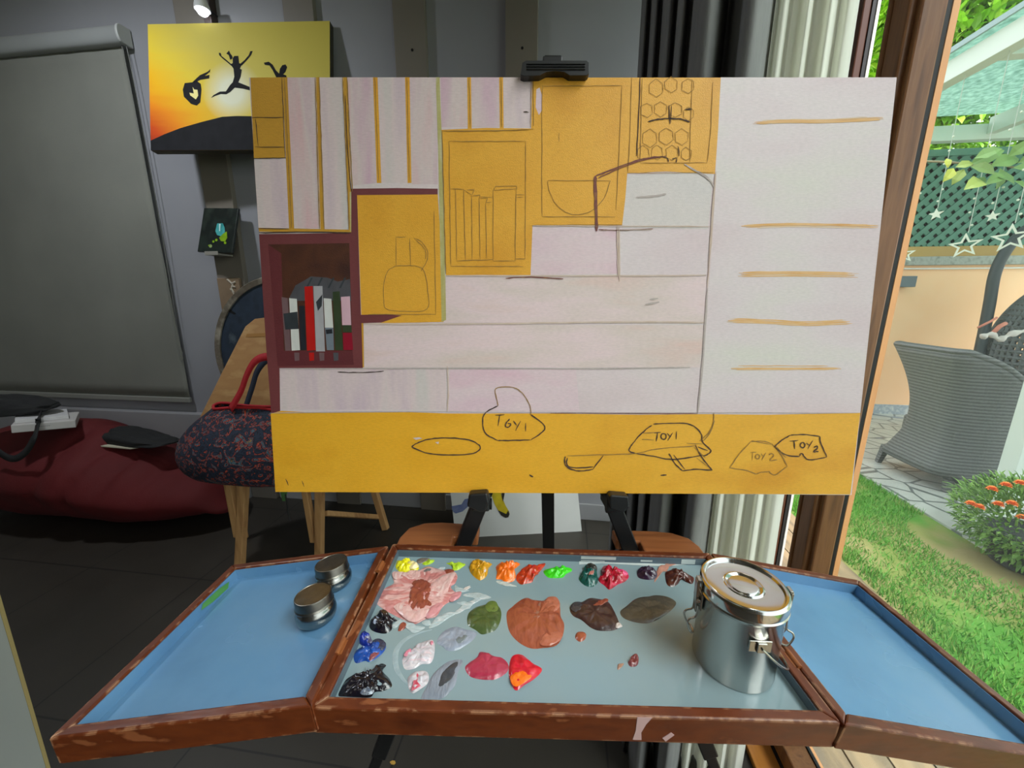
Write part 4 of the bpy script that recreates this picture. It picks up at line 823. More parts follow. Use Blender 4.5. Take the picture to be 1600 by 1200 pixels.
figs = [[(665, 350), (690, 350), (695, 395), (712, 402), (700, 430), (712, 436), (705, 480), (690, 515), (740, 535), (800, 560), (800, 574), (720, 555), (668, 548), (640, 575), (615, 590), (580, 588), (545, 600), (520, 612), (535, 595), (575, 573), (612, 572), (640, 530), (655, 515), (665, 480), (660, 430), (650, 415), (615, 385), (590, 365), (570, 345), (568, 330), (580, 332), (585, 350), (610, 370), (645, 400), (655, 395), (655, 365)],
        [(695, 405), (730, 375), (755, 345), (765, 320), (780, 320), (770, 345), (745, 375), (712, 410)], [(655, 365), (640, 375), (630, 345), (615, 335), (632, 316), (640, 335), (652, 350)],
        [(355, 520), (400, 515), (430, 505), (455, 525), (460, 560), (452, 640), (430, 660), (395, 650), (350, 605), (343, 560)],
        [(400, 517), (450, 470), (500, 448), (515, 432), (512, 450), (480, 475), (510, 468), (508, 490), (450, 500), (420, 517)],
        [(850, 392), (880, 386), (905, 405), (925, 440), (945, 460), (950, 430), (965, 408), (985, 403), (995, 420), (985, 450), (970, 465), (990, 472), (1000, 560), (940, 560), (925, 480), (905, 440), (885, 410), (855, 406)]]
for px in figs: g.poly([yv(x, y, .0006) for x, y in c200(px)], 1)
g.poly([yv(x, y, .0009) for x, y in c200([(405, 545), (415, 560), (435, 562), (440, 598), (425, 622), (390, 597), (385, 580), (412, 585)])], 2)
o = g.build('painted_front', [m_sun, m_silh, m_ylw], yp_)
bm = bmesh.new(); bm.from_mesh(o.data)
for f in bm.faces:
    if f.normal.y > 0: f.normal_flip()
bm.to_mesh(o.data); bm.free()
for xx in (-.3, .3):
    p = YM@V((xx, .03, yh*.8)); MB().bar(p, V((p.x, 2.09, p.z)), .02, .02).build('hanging_bracket', m_black, yp_, world=True)

# ------------------------------------------------------------------ small still life and its peg
SM = pose((-1.89132, 1.97, 1.51747), (-.28974, .04928, -.08583)); SI = SM.inverted(); snn = SM.to_3x3()@V((0, -1, 0))
def sv(x, y, off=.0004): p = SI@onp(x, y, SM.translation, snn); return V((p.x, -off, p.z))
sp_ = thing('still_life_painting', 'small dark still life of a teal vase and green fruit on a pilaster', 'painting', SM)
MB().box((-.113, 0, 0), (.113, .014, .2475)).build('panel', mat('black_green_paint', [(40, 52, 46), (26, 32, 30), (52, 62, 54)], scale=9, rough=.3), sp_, bevel=.002)
g = MB(); c280 = lambda pts: CZ(280, 230, 4.8, pts)
g.poly([sv(x, y, .0006) for x, y in c280([(285, 572), (328, 570), (340, 600), (345, 640), (320, 668), (285, 660), (272, 630), (278, 600)])], 0)
g.poly([sv(x, y, .0009) for x, y in c280([(300, 575), (312, 575), (308, 630), (300, 630)])], 1)
g.poly([sv(x, y, .0012) for x, y in c280([(300, 680), (330, 650), (358, 632), (362, 680), (345, 708), (315, 705)])], 2)
for cx, cy, r_ in ((258, 708, 9), (280, 697, 10), (236, 742, 13), (346, 718, 10), (226, 738, 7)):
    g.poly([sv(x, y, .0014) for x, y in c280([(cx+r_*cos(a*pi/4), cy+r_*sin(a*pi/4)) for a in range(8)])], 2 if cx != 236 else 3)
o = g.build('painted_front', [mat('teal_vase_paint', [(50, 140, 140), (90, 190, 190)], scale=30, rough=.3), mat('pale_teal_light', (190, 230, 226)), mat('lime_fruit_paint', [(150, 190, 30), (120, 160, 30)], scale=30, rough=.3), mat('sage_fruit_paint', (150, 170, 110), rough=.3)], sp_)
bm = bmesh.new(); bm.from_mesh(o.data)
for f in bm.faces:
    if f.normal.y > 0: f.normal_flip()
bm.to_mesh(o.data); bm.free()
e0 = SM.translation
g = MB(); g.box((e0.x-.05, e0.y-.008, e0.z-.016), (e0.x+.03, 2.058, e0.z-.006)); g.box((e0.x-.05, e0.y-.010, e0.z-.016), (e0.x+.03, e0.y-.006, e0.z+.004))
tag(g.build('picture_ledge', mat('pale_metal_ledge', (150, 146, 138), rough=.4), bevel=.001), 'small pale ledge under the dark still life painting', 'ledge')

# plaque
pl = thing('relief_plaque', 'small tan relief plaque on the pilaster above the round disc', 'plaque', V((-1.9, 2.05, 1.2)))
MB().box((-1.972, 2.040, 1.16), (-1.832, 2.059, 1.385)).build('plate', mat('tan_clay', [(128, 106, 84), (140, 118, 94)], scale=14, rough=.7), pl, world=True, bevel=.004)
g = MB()
for px in ([(372, 1000), (395, 1020), (420, 1010)], [(360, 990), (380, 1010), (400, 1030), (395, 1060), (410, 1090)], [(395, 1040), (420, 1050)], [(400, 1080), (415, 1110), (405, 1130)], [(385, 1060), (395, 1075)]):
    g.tube(cr([ony(x, y, 2.038) for x, y in c280(px)], 4), .005, 6)
g.build('raised_figure', mat('chalk_white_relief', (190, 180, 164), rough=.7), pl, world=True, smooth=180)

# ------------------------------------------------------------------ round disc
DM = pose((-1.52, 1.93, .99), (-.10, 0, .02))
ds = thing('round_disc', 'large round dark blue worn disc with pale rim behind the slanted board', 'disc', DM)
rd_ = .405
f = MB().lathe([(.001, -.012), (rd_-.03, -.012), (rd_-.03, .02), (.001, .02)], 72); f.v = [V((p.x, p.z, p.y)) for p in f.v]; f.f = [list(reversed(q)) for q in f.f]
f.build('disc_face', mat('worn_navy_paint', [(30, 36, 46), (44, 56, 72), (36, 46, 60), (96, 108, 116)], scale=9, rough=.5, pos=[.3, .48, .62, .78], detail=9), ds, smooth=40)
f = MB().lathe([(rd_-.034, -.02), (rd_-.008, -.026), (rd_, -.015), (rd_+.002, .02), (rd_-.034, .02), (rd_-.034, -.02)], 72); f.v = [V((p.x, p.z, p.y)) for p in f.v]; f.f = [list(reversed(q)) for q in f.f[:-2]]; f.m = f.m[:-2]
f.build('rim', mat('worn_pale_rim', [(120, 110, 96), (96, 86, 74), (156, 148, 134)], scale=16, rough=.6, detail=8), ds, smooth=40)
g = MB(); g.poly([V((p.x, -.0135, p.z)) for p in [DM.inverted()@onp(x, y, DM.translation, DM.to_3x3()@V((0, -1, 0))) for x, y in ((356, 485), (362, 483), (372, 490), (369, 492))]]); g.build('slot', m_blkpl, ds)
g = MB(); g.box((-1.54, 1.955, .50), (-1.50, 1.985, .99)); g.box((-1.56, 1.94, .5), (-1.48, 2.0, .52)); g.build('support_post', m_blkpl, ds, world=True)

# ------------------------------------------------------------------ wooden drawing bench
m_bench = mat('raw_pine', [(176, 132, 84), (190, 146, 96), (160, 116, 72), (140, 96, 58)], scale=11, stretch=(2, 2, .4), rough=.6, pos=[.3, .5, .64, .78], detail=6)
m_benchb = mat('raw_pine_board', [(186, 142, 92), (176, 130, 82), (196, 154, 102), (150, 104, 60)], scale=7, stretch=(1, 1, 2.5), rough=.6, pos=[.3, .5, .64, .8], detail=7)
bn = thing('drawing_bench', 'pale wooden drawing bench with crossed legs and a slanted board back', 'bench', V((-1.3, 1.6, 0)))
def bb(p, q, w, t, nm='leg', par=None): return MB().bar(p, q, w, t, up=(0, 1, 0)).build(nm, m_bench, par or bn, world=True, bevel=.003)
MB().box((-1.56, 1.40, .478), (-.93, 2.0, .50)).build('seat', m_bench, bn, world=True, bevel=.004)
F0 = lambda x, y: V((onz(x, y, 0).x, onz(x, y, 0).y, .004))
la = F0(374, 905); bb(la, ony(384, 700, 1.41), .036, .03); bb(ony(373, 838, 1.385), ony(352, 725, 1.40), .034, .026, 'brace')
ld_ = F0(499, 902); bb(ld_, ony(500, 700, 1.45), .034, .03); bb(ony(491, 846, 1.44), ony(469, 715, 1.44), .028, .026, 'brace')
le = F0(603, 828); bb(le, ony(577, 740, 1.86), .034, .03); bb(ony(508, 802, 1.47), ony(592, 808, 1.84), .026, .024, 'stretcher')
lf = F0(382, 842); bb(lf, V((lf.x, lf.y, .48)), .032, .026)
bp0 = V((-1.4, 1.52, .50)); bnn = V((0, -1, .32)).normalized()
def bd(x, y): return onp(x, y, bp0, bnn)
bpts = [bd(x, y) for x, y in ((330, 742), (306, 664), (345, 585), (383, 510), (398, 498), (430, 494), (530, 494), (546, 508), (600, 664), (575, 742))]
MB().prism(bpts, -bnn*.022).build('slanted_board', m_benchb, bn, world=True, bevel=.003)
q0, q1 = bd(345, 585), bd(590, 640)
MB().prism([p+bnn*.001 for p in (bd(386, 522), bd(420, 520), bd(420, 526), bd(384, 527))], bnn*.0006).build('stain_band', mat('ochre_stain', (166, 118, 60), rough=.6), bn, world=True)

# floral bag
m_flor = mat('floral_fabric', [(24, 30, 46), (34, 46, 66), (22, 26, 40), (124, 34, 38), (190, 84, 58), (30, 40, 58), (78, 104, 116), (26, 30, 44), (150, 118, 70)], scale=22, stretch=(1, 1, 1.2), rough=.8, pos=[.1, .40, .48, .545, .56, .585, .62, .665, .70], dist=2.2, detail=3, sharp=True, bump=.2, bscale=60)
m_red = mat('red_webbing', [(170, 22, 32), (186, 30, 40)], scale=80, rough=.75)
m_redin = mat('navy_lining', (34, 44, 62), rough=.8)
bg = thing('tote_bag', 'dark floral tote bag with red straps slumped on the drawing bench', 'bag', V((-1.42, 1.42, .502)))
xm = lambda px, y: ony(px, y, 1.40).x
zof = lambda y: ony(340, y, 1.34).z
lev = [(742, 318, 482, .10), (738, 300, 490, .13), (720, 284, 495, .16), (700, 279, 496, .165), (680, 284, 492, .15), (660, 296, 482, .115), (645, 310, 470, .075), (633, 322, 458, .04), (629, 324, 456, .035)]
rows = []
z0 = zof(742)
for yy, xa, xb, dp in lev:
    a, b_ = xm(xa, yy), xm(xb, yy); c_ = (a+b_)/2; w_ = (b_-a)/2; row = []
    for j in range(48):
        t_ = 2*pi*j/48; ex = abs(cos(t_))**.75*(1 if cos(t_) > 0 else -1); ey = abs(sin(t_))**.85*(1 if sin(t_) > 0 else -1)
        z = .503+(zof(yy)-z0)*.98
        nn = noise.noise(V((t_*1.4, z*7, 1)))*.012+noise.noise(V((t_*4, z*16, 5)))*.006
        row.append(V((c_+ex*(w_+nn), 1.43+ey*(dp+nn), z+(.008*sin(3*t_) if yy < 640 else 0))))
    rows.append(row)
g = MB(); g.grid(rows, 0, True); g.f.append(list(reversed(range(48)))); g.m.append(0)
g.build('bag_body', m_flor, bg, world=True, smooth=180, sub=1)
MB().tube([p+V((0, 0, .002)) for p in rows[-1]], .006, 8, closed=True).build('red_trim', m_red, bg, world=True, smooth=180)
def strap(px, Y, w, m_, nm):
    c_ = cr([ony(x, y, Y) for x, y in px], 6); g = MB(); rr_ = []
    for i, p in enumerate(c_):
        d_ = (c_[min(i+1, len(c_)-1)]-c_[max(i-1, 0)]).normalized(); n_ = V((-d_.z, 0, d_.x)); tw = V((0, .4, 0))
        rr_.append([p+(n_+tw).normalized()*w/2, p-(n_+tw).normalized()*w/2])
    g.grid(rr_); return g.build(nm, m_, bg, world=True, smooth=180, solid=.003)
strap([(360, 640), (376, 612), (386, 585), (397, 566), (412, 558), (430, 560), (442, 580), (447, 610), (449, 640)], 1.38, .032, m_red, 'strap')
strap([(384, 636), (394, 605), (402, 580), (416, 563), (432, 562), (446, 580), (452, 636)], 1.475, .032, m_redin, 'strap')
MB().tube(cr([ony(446, 772, 1.36), ony(449, 790, 1.36), ony(450, 800, 1.36), ony(454, 814, 1.36)], 4), .003, 6).build('cord', m_blkpl, bg, world=True)
g = MB(); g.prism([ony(x, y, 1.36) for x, y in ((438, 768), (448, 768), (446, 783), (441, 783))], (0, .004, 0)); g.build('green_tag', mat('green_fabric', (70, 110, 60), rough=.8), bg, world=True)

# ------------------------------------------------------------------ red beanbag and what lies on it
m_bean = mat('crimson_corduroy', [(84, 10, 14), (98, 14, 18)], scale=3, rough=.8, bump=.2, bscale=140)
def ztop(x):    # crest height along x
    pts = [(-3.7, .50), (-3.1, .585), (-2.75, .585), (-2.55, .56), (-2.35, .47), (-2.1, .405), (-1.95, .36), (-1.84, .22)]
    for (a, za), (b_, zb) in zip(pts, pts[1:]):
        if a <= x <= b_: t_ = (x-a)/(b_-a); t_ = t_*t_*(3-2*t_); return za+(zb-za)*t_
    return pts[0][1] if x < pts[0][0] else .2
def beanfn(p, d):
    x = p.x; H_ = ztop(min(max(x, -3.69), -1.84)); s_ = (d.z+1)/2
    zz = H_*(1-(1-max(0, d.z))**2.2*.9)*.5+H_*.5 if d.z > 0 else H_*.5*(1+math.copysign(abs(d.z)**.8, d.z))
    zz = H_*(.5+.5*math.copysign(abs(d.z)**.85, d.z))
    y = 1.775+(p.y-1.775)*(.82+.3*(1-abs(d.z)))
    cr_ = 0
    for cx, w_, a_ in ((-2.46, .022, .030), (-2.30, .022, .034), (-2.14, .020, .028), (-2.64, .03, .018), (-2.0, .02, .02)):
        cr_ -= a_*math.exp(-((x+(.45-zz)*.25-cx)/w_)**2)*min(1, max(0, (zz-.12)/.2))
    nn = noise.noise(V((x*3.1, y*3, zz*5)))*.022+noise.noise(V((x*9, y*9, zz*9)))*.006+cr_
    q = V((x, y, zz))+V((d.x*.5, d.y, d.z*.6))*nn
    q.z = max(.002, q.z); q.y = min(q.y, 2.03); return q
be = MB().sphere((-2.76, 1.775, .3), (.93, .285, .3), 160, 60, fn=beanfn).build('beanbag', m_bean, smooth=180)
tag(be, 'long slumped dark red beanbag on the floor under the blind', 'beanbag')
m_boxw = mat('white_cardboard', [(186, 182, 180), (196, 192, 188)], scale=5, rough=.5)
def slab(nm, a, b_, dep, h, m_, lab, cat, bev=.003, extra=None):
    e = (b_-a); l_ = e.length; ex_ = e.normalized(); ey_ = V((-ex_.y, ex_.x, 0)).normalized(); ez_ = ex_.cross(ey_); M = Matrix.Translation(a)@Matrix((ex_, ey_, ez_)).transposed().to_4x4()
    o = MB().box((0, 0, 0), (l_, dep, h)).build(nm, m_, M=M, bevel=bev); tag(o, lab, cat); return o, M, l_
b_ = onz(119, 668, .600); f_ = V((-.62, -.78, 0)); r_ = ray(18, 677)
# where the view column through the near corner meets the box's front edge line
det = r_.x*(-f_.y)+f_.x*r_.y; t_ = (b_.x*(-f_.y)+f_.x*b_.y)/det; a = CAMP+r_*t_
bx, BM, bl_ = slab('flat_box', V(a), V(b_), .22, .040, m_boxw, 'flat white cardboard box lying on the red beanbag', 'box')
g = MB()
for k in range(6): g.box((bl_*.42+k*.0062, -.0004, .021), (bl_*.42+k*.0062+.004, 0, .0245))
g.build('faint_print', mat('grey_print', (130, 128, 126)), bx)
a2 = BM@V((.01, .03, .0405)); b2 = BM@V((bl_*.88, .05, .0405))
slab('white_booklet', a2, b2, .2, .018, mat('white_paper_cover', (206, 204, 204), rough=.5), 'thin white booklet on top of the flat white box', 'booklet', .002)
m_blkcloth = mat('black_cloth', [(22, 22, 23), (30, 30, 31)], scale=12, rough=.85, bump=.3, bscale=50)
def lump(nm, lab, cat, c, r, seed, yaw=0, flat=.0, fnz=None):
    def fn(p, d):
        n1 = noise.noise(V((d.x*1.6+seed, d.y*1.6, d.z*1.6)))*.35+noise.noise(V((d.x*4+seed, d.y*4, d.z*4)))*.14
        sg = lambda v, e_: math.copysign(abs(v)**e_, v)
        q = V((sg(d.x, .75)*r[0]*(1+n1*.4), sg(d.y, .8)*r[1]*(1+n1*.5), sg(d.z, .7)*r[2]*(1+n1*1.3)))
        if fnz: q.z *= fnz(q.x/r[0])
        q.z = max(q.z, -r[2]*.55)
        return V((c[0]+q.x*cos(yaw)-q.y*sin(yaw), c[1]+q.x*sin(yaw)+q.y*cos(yaw), c[2]+q.z))
    o = MB().sphere(c, r, 56, 30, fn=fn); return o
bgM = BM@V((.02, .13, .0405+.020))
bb_ = thing('black_bag', 'black cloth bag lying on the white box with its strap hanging down', 'bag', Matrix.Translation(bgM))
lump('bag_body', '', '', (bgM.x-.09, bgM.y+.02, bgM.z+.030), (.19, .09, .045), 3, .45, fnz=lambda u: max(.35, 1.35-.95*u)).build('bag_body', m_blkcloth, bb_, world=True, smooth=180)
sp0 = [ony(62, 648, 1.52), ony(60, 662, 1.50), ony(53, 684, 1.485), ony(42, 704, 1.475), ony(26, 716, 1.47), ony(10, 714, 1.47), ony(-10, 700, 1.47)]
g = MB(); rr_ = []
c_ = cr([BM@V((bl_*.42, .12, .075)), BM@V((bl_*.42, .0, .068)), BM@V((bl_*.41, -.007, .04))]+sp0[2:], 6)
for i, p in enumerate(c_):
    d_ = (c_[min(i+1, len(c_)-1)]-c_[max(i-1, 0)]).normalized(); n_ = V((0, -1, .2)).cross(d_).normalized(); rr_.append([p+n_*.017, p-n_*.017])
g.grid(rr_); g.build('strap', m_blkcloth, bb_, world=True, smooth=180, solid=.003)
# white sheet with black cloth
za = .485
p1, p2, p3 = onz(112, 694, za), onz(203, 702, za-.005), onz(240, 697, za-.01)
o = MB().prism([p1, p2, p3, p3+(p1-p2)*.9+V((0, .02, 0))], (0, 0, .006)).build('white_board', mat('cream_board', (206, 200, 178), rough=.6)); tag(o, 'thin cream board lying on the beanbag under a black cloth', 'board')
c_ = (p1+p2+p3)/3+V((.06, .07, .022))
o = lump('x', '', '', c_, (.25, .085, .028), 9, -.15, fnz=lambda u: max(.3, 1.25-.95*u) if u > -.75 else 1.0).build('black_cloth', m_blkcloth, smooth=180); tag(o, 'folded black cloth bag lying on the thin cream board', 'cloth')

p = onz(614, 1192, .0005); o = MB().prism([p+V((.008*cos(a*1.05)*(1+.4*sin(a*3)), .005*sin(a*1.05), 0)) for a in range(6)], (0, 0, .002)).build('paint_crumb', mat('ochre_crumb', (206, 160, 70), rough=.6)); tag(o, 'tiny ochre crumb on the dark floor in front of the easel', 'crumb')
# ------------------------------------------------------------------ white panel at the lower left
Yp = .42
a, b_ = ony(0, 955, Yp), ony(73, 1203, Yp); dv = (b_-a)/(b_.z-a.z)
pt, pbt = a+dv*(1.02-a.z), a+dv*(.003-a.z)
wp = thing('standing_board', 'plain white board standing upright at the lower left corner beside the left wing', 'board', V((pbt.x-.3, Yp, 0)))
MB().prism([pbt, pt, pt-V((.62, 0, 0)), pbt-V((.62, 0, 0))], (0, .004, 0)).build('board_face', mat('off_white_laminate', [(176, 180, 176), (184, 188, 184)], scale=3, rough=.45), wp, world=True, bevel=.001)
MB().prism([pbt+V((.0002, -.0005, 0)), pt+V((.0002, -.0005, 0)), pt+V((.0012, -.0005, 0)), pbt+V((.0012, -.0005, 0))], (0, .005, 0)).build('edge_band', mat('tan_edge_band', (150, 132, 86), rough=.5), wp, world=True)
MB().box((pbt.x-.62, Yp-.08, .0), (pbt.x-.56, Yp+.22, .03)).build('foot', m_wpaint, wp, world=True)
MB().box((pbt.x-.12, Yp-.0, .0), (pbt.x-.06, Yp+.22, .03)).build('foot', m_wpaint, wp, world=True)

# ------------------------------------------------------------------ banana painting leaning at the wall
BL = onz(744, 839, 0); BRr = onz(912, 830, 0); bd_ = (BRr-BL).normalized(); bperp = V((-bd_.y, bd_.x, 0))
if bperp.y < 0: bperp = -bperp
bnx = (bperp*-1+V((0, 0, .22))).normalized()
def bv(x, y, off=0): return onp(x, y, BL, bnx)+bnx*off
bpn = thing('banana_painting', 'white sheet with a painted yellow banana leaning at the wall behind the easel', 'painting', Matrix.Translation((BL+BRr)/2))
q = [bv(712, 842), bv(909, 830), bv(896, 700), bv(696, 700)]
MB().prism(q, -bnx*.012).build('sheet', mat('white_sheet', [(196, 196, 194), (204, 204, 202)], scale=4, rough=.6), bpn, world=True)
g = MB(); c690 = lambda pts: CZ(690, 750, 5, pts)
g.poly([bv(x, y, .001) for x, y in c690([(385, 20), (450, 20), (470, 130), (500, 200), (530, 250), (525, 285), (505, 293), (450, 250), (415, 190), (390, 120)])], 0)
g.poly([bv(x, y, .002) for x, y in c690([(440, 235), (505, 265), (520, 235), (531, 265), (522, 288), (500, 294), (465, 275)])], 1)
g.poly([bv(x, y, .002) for x, y in c690([(465, 20), (505, 20), (490, 120), (480, 170), (470, 130)])], 1)
gb2 = MB(); gb2.poly([bv(x, y, .001) for x, y in c690([(75, 205), (155, 190), (180, 150), (230, 140), (215, 200), (165, 245), (110, 262), (88, 245)])], 0)
o = g.build('painted_banana', [mat('banana_yellow', [(206, 180, 30), (170, 150, 30)], scale=20), mat('banana_shadow_paint', (40, 36, 30))], bpn, world=True)
gb2.build('blue_brush_mark', mat('blue_brush_mark', [(84, 96, 140), (110, 120, 156)], scale=40), bpn, world=True)

# ------------------------------------------------------------------ curtains
def curtain(name, lab, spec, m_, flare=0., nz_=40, solid=.003):
    """pleats given as view column at rail height and depth in the room"""
    pts = []
    for px, y in spec: p = ony(px, 60, y-(.065 if px > 1060 else 0)); pts.append(V((p.x, p.y, 0)))
    pl = cr(pts, 7); rows = []; n = len(pl)
    for i in range(nz_+1):
        z = .005+(2.72-.005)*i/nz_; row = []
        for j, p in enumerate(pl):
            q = V((p.x, p.y, z)); w_ = noise.noise(V((j*.21, z*1.4, len(spec))))*.005*(1.3-z/2.7); q.x += w_+flare*(j/n)**1.5*max(0, 1-z/2.0); q.y += w_*.6-flare*.9*(j/n)**1.5*max(0, 1-z/2.0); row.append(q)
        rows.append(row)
    o = MB().grid(rows).build(name, m_, smooth=180, solid=solid); tag(o, lab, 'curtain'); return o
m_cur = mat('grey_curtain_linen', [(112, 112, 112), (122, 122, 121)], scale=60, stretch=(1, 1, .25), rough=.9, bump=.15, bscale=400)
m_sheer = bpy.data.materials.new('sheer_voile'); m_sheer.use_nodes = True
N = m_sheer.node_tree.nodes; L = m_sheer.node_tree.links; b = N['Principled BSDF']; N.remove(b)
df = N.new('ShaderNodeBsdfDiffuse'); df.inputs['Color'].default_value = lin((244, 244, 236)); tl_ = N.new('ShaderNodeBsdfTranslucent'); tl_.inputs['Color'].default_value = lin((250, 250, 240))
ms = N.new('ShaderNodeMixShader'); ms.inputs['Fac'].default_value = .4; L.new(df.outputs[0], ms.inputs[1]); L.new(tl_.outputs[0], ms.inputs[2]); L.new(ms.outputs[0], N['Material Output'].inputs['Surface'])
spec = [(1000, 1.52), (1006, 1.43), (1013, 1.47), (1021, 1.31), (1030, 1.35), (1042, 1.12), (1054, 1.16), (1063, .955), (1072, .995), (1082, .925), (1094, .88), (1108, .868), (1122, .90), (1129, .975), (1138, .975), (1145, .905), (1158, .855), (1176, .842), (1193, .872), (1204, .95)]
curtain('dark_curtain', 'dark grey gathered curtain hanging left of the pale sheer curtain', spec, m_cur)
spec = [(1203, .985), (1209, .94), (1216, .905), (1224, .915), (1229, .965), (1238, .955), (1250, .912), (1260, .908), (1266, .955), (1276, .945), (1288, .905), (1296, .925), (1302, .955), (1312, .925), (1324, .93), (1332, .965)]
curtain('sheer_curtain', 'pale sheer curtain hanging beside the wooden window post', spec, m_sheer, flare=.018, solid=0)

# ------------------------------------------------------------------ garden
ZGN = -.02
m_deck = mat('deck_boards', [(146, 120, 86), (156, 132, 100), (124, 106, 82), (108, 98, 84)], scale=5, stretch=(3, .4, 1), rough=.6, detail=6)
g = MB()
for k in range(6):
    x = .735+k*.116; g.box((x, -3.2, ZGN-.03), (x+.110, 6, ZGN+.004))
struct(g.build('deck', m_deck))
m_grass = mat('lawn_grass', [(66, 124, 34), (84, 138, 44), (132, 140, 70), (160, 146, 96)], scale=1.9, rough=.9, pos=[.34, .43, .50, .58], detail=9, bump=.6, bscale=70)
m_blade = mat('grass_blade', [(66, 134, 38), (92, 162, 52), (120, 180, 72), (146, 160, 82)], tex='island', rough=.7)
struct(MB().box((1.43, -3.2, ZGN-.1), (2.23, 6, ZGN)).build('lawn', m_grass))
g = MB(); rg = random.Random(5)
for k in range(42000):
    x, y = rg.uniform(1.435, 2.22), rg.uniform(.1, 4.62)
    nn = noise.noise(V((x*1.9, y*1.3, 4.2)))+noise.noise(V((x*5, y*5, 1)))*.5
    edge = min(x-1.43, 2.23-x)
    if nn > -.02 and edge > .10 and rg.random() < .62: continue
    if hypot(x-2.3, y-2.1) < .34: continue
    h = rg.uniform(.012, .035)*(1.5 if edge < .1 else 1); a = rg.uniform(0, 6.28); lx, ly = rg.uniform(-.02, .02), rg.uniform(-.02, .02); w = .0028
    g.add([(x-cos(a)*w, y-sin(a)*w, ZGN), (x+cos(a)*w, y+sin(a)*w, ZGN), (x+lx, y+ly, ZGN+h)], [(0, 1, 2)])
tag(g.build('grass_blades', m_blade), 'short green grass covering the lawn outside the window', 'grass', kind='stuff')
m_tile = mat('mosaic_patio', [(180, 182, 174), (170, 172, 164), (188, 190, 182)], scale=6, rough=.35)
N, L, b = nodes(m_tile)
vo = N.new('ShaderNodeTexVoronoi'); vo.feature = 'DISTANCE_TO_EDGE'; vo.inputs['Scale'].default_value = 5.5; tcn = [n for n in N if n.type == 'MAPPING'][0]; L.new(tcn.outputs[0], vo.inputs['Vector'])
cp = N.new('ShaderNodeValToRGB'); cp.color_ramp.elements[0].position = .03; cp.color_ramp.elements[0].color = lin((150, 154, 158)); cp.color_ramp.elements[1].position = .05; cp.color_ramp.elements[1].color = (1, 1, 1, 1); L.new(vo.outputs['Distance'], cp.inputs['Fac'])
vc = N.new('ShaderNodeTexVoronoi'); vc.inputs['Scale'].default_value = 5.5; L.new(tcn.outputs[0], vc.inputs['Vector']); sc_ = N.new('ShaderNodeSeparateColor'); L.new(vc.outputs['Color'], sc_.inputs[0])
gt = N.new('ShaderNodeMath'); gt.operation = 'GREATER_THAN'; gt.inputs[1].default_value = .9; L.new(sc_.outputs[0], gt.inputs[0])
rp = [n for n in N if n.type == 'VALTORGB' and n != cp][0]
mb_ = N.new('ShaderNodeMix'); mb_.data_type = 'RGBA'; L.new(gt.outputs[0], mb_.inputs['Factor']); L.new(rp.outputs['Color'], mb_.inputs['A']); mb_.inputs['B'].default_value = lin((150, 162, 180))
ml = N.new('ShaderNodeMix'); ml.data_type = 'RGBA'; ml.blend_type = 'MULTIPLY'; ml.inputs['Factor'].default_value = 1; L.new(mb_.outputs['Result'], ml.inputs['A']); L.new(cp.outputs['Color'], ml.inputs['B']); L.new(ml.outputs['Result'], b.inputs['Base Color'])
struct(MB().box((2.23, -3.2, ZGN-.1), (7, 4.72, ZGN+.012)).build('patio', m_tile))
m_ow = mat('apricot_render', [(252, 204, 160), (250, 198, 154), (253, 210, 168)], scale=1.4, rough=.8, detail=6)
gw = struct(MB().box((1.2, 4.70, ZGN-.1), (7, 4.86, 1.60)).build('garden_wall', m_ow))
MB().box((1.2, 4.66, 1.60), (7, 4.90, 1.685)).build('coping', mat('rough_grey_coping', [(150, 152, 146), (172, 174, 168), (130, 132, 126)], scale=22, rough=.9, bump=.5, bscale=60), gw, world=True, bevel=.004)
MB().box((1.2, 4.69, ZGN+.012), (7, 4.70, .10)).build('skirting', mat('patterned_skirting_tile', [(196, 198, 196), (150, 160, 168), (206, 206, 202)], scale=18, rough=.4), gw, world=True)
MB().tube([V((1.2, 4.685, 1.575)), V((4, 4.685, 1.565)), V((7, 4.685, 1.575))], .008, 6).build('cable', m_whitestrip, gw, world=True)
# outdoor wall lamp
p = ony(1417, 440, 4.62)
ol = thing('outdoor_wall_lamp', 'small grey cube lamp on the apricot garden wall', 'lamp', p)
MB().box((p.x-.075, 4.60, p.z-.055), (p.x+.075, 4.685, p.z+.055)).build('housing', mat('grey_lamp_metal', (98, 110, 116), rough=.5), ol, world=True, bevel=.004)
MB().box((p.x-.03, 4.68, p.z-.03), (p.x+.03, 4.70, p.z+.03)).build('mount', mat('grey_lamp_mount', (150, 156, 156), rough=.5), ol, world=True)
# trellis
m_lat = mat('green_lattice', [(74, 124, 106), (84, 134, 116)], scale=8, rough=.6)
tz0, tz1, tx0, tx1 = 1.79, 2.66, 2.6, 5.2
g = MB(); st_ = .112
def clipbar(x0, dx, yy):
    # diagonal strip through (x0, tz0) with slope dx
    z = tz1-tz0; xa, xb = x0, x0+dx*z
    g.bar(V((xa, yy, tz0)), V((xb, yy, tz1)), .044, .007, up=(0, 1, 0))
x = tx0-1.
while x < tx1:
    clipbar(x, 1, 4.745); x += st_
x = tx0
while x < tx1+1.:
    clipbar(x, -1, 4.753); x += st_
tl2 = thing('garden_trellis', 'dark green diagonal lattice trellis on top of the garden wall', 'trellis', V((4.6, 4.76, 1.685)))
g.build('lattice', m_lat, tl2, world=True)
MB().box((1.7, 4.73, 1.69), (6.2, 4.77, 1.79)).build('bottom_rail', mat('ochre_timber_rail', [(176, 140, 76), (190, 156, 90)], scale=6, stretch=(.4, 1, 1), rough=.6), tl2, world=True, bevel=.003)
MB().box((1.7, 4.73, 2.64), (6.2, 4.77, 2.70)).build('top_rail', m_lat, tl2, world=True)
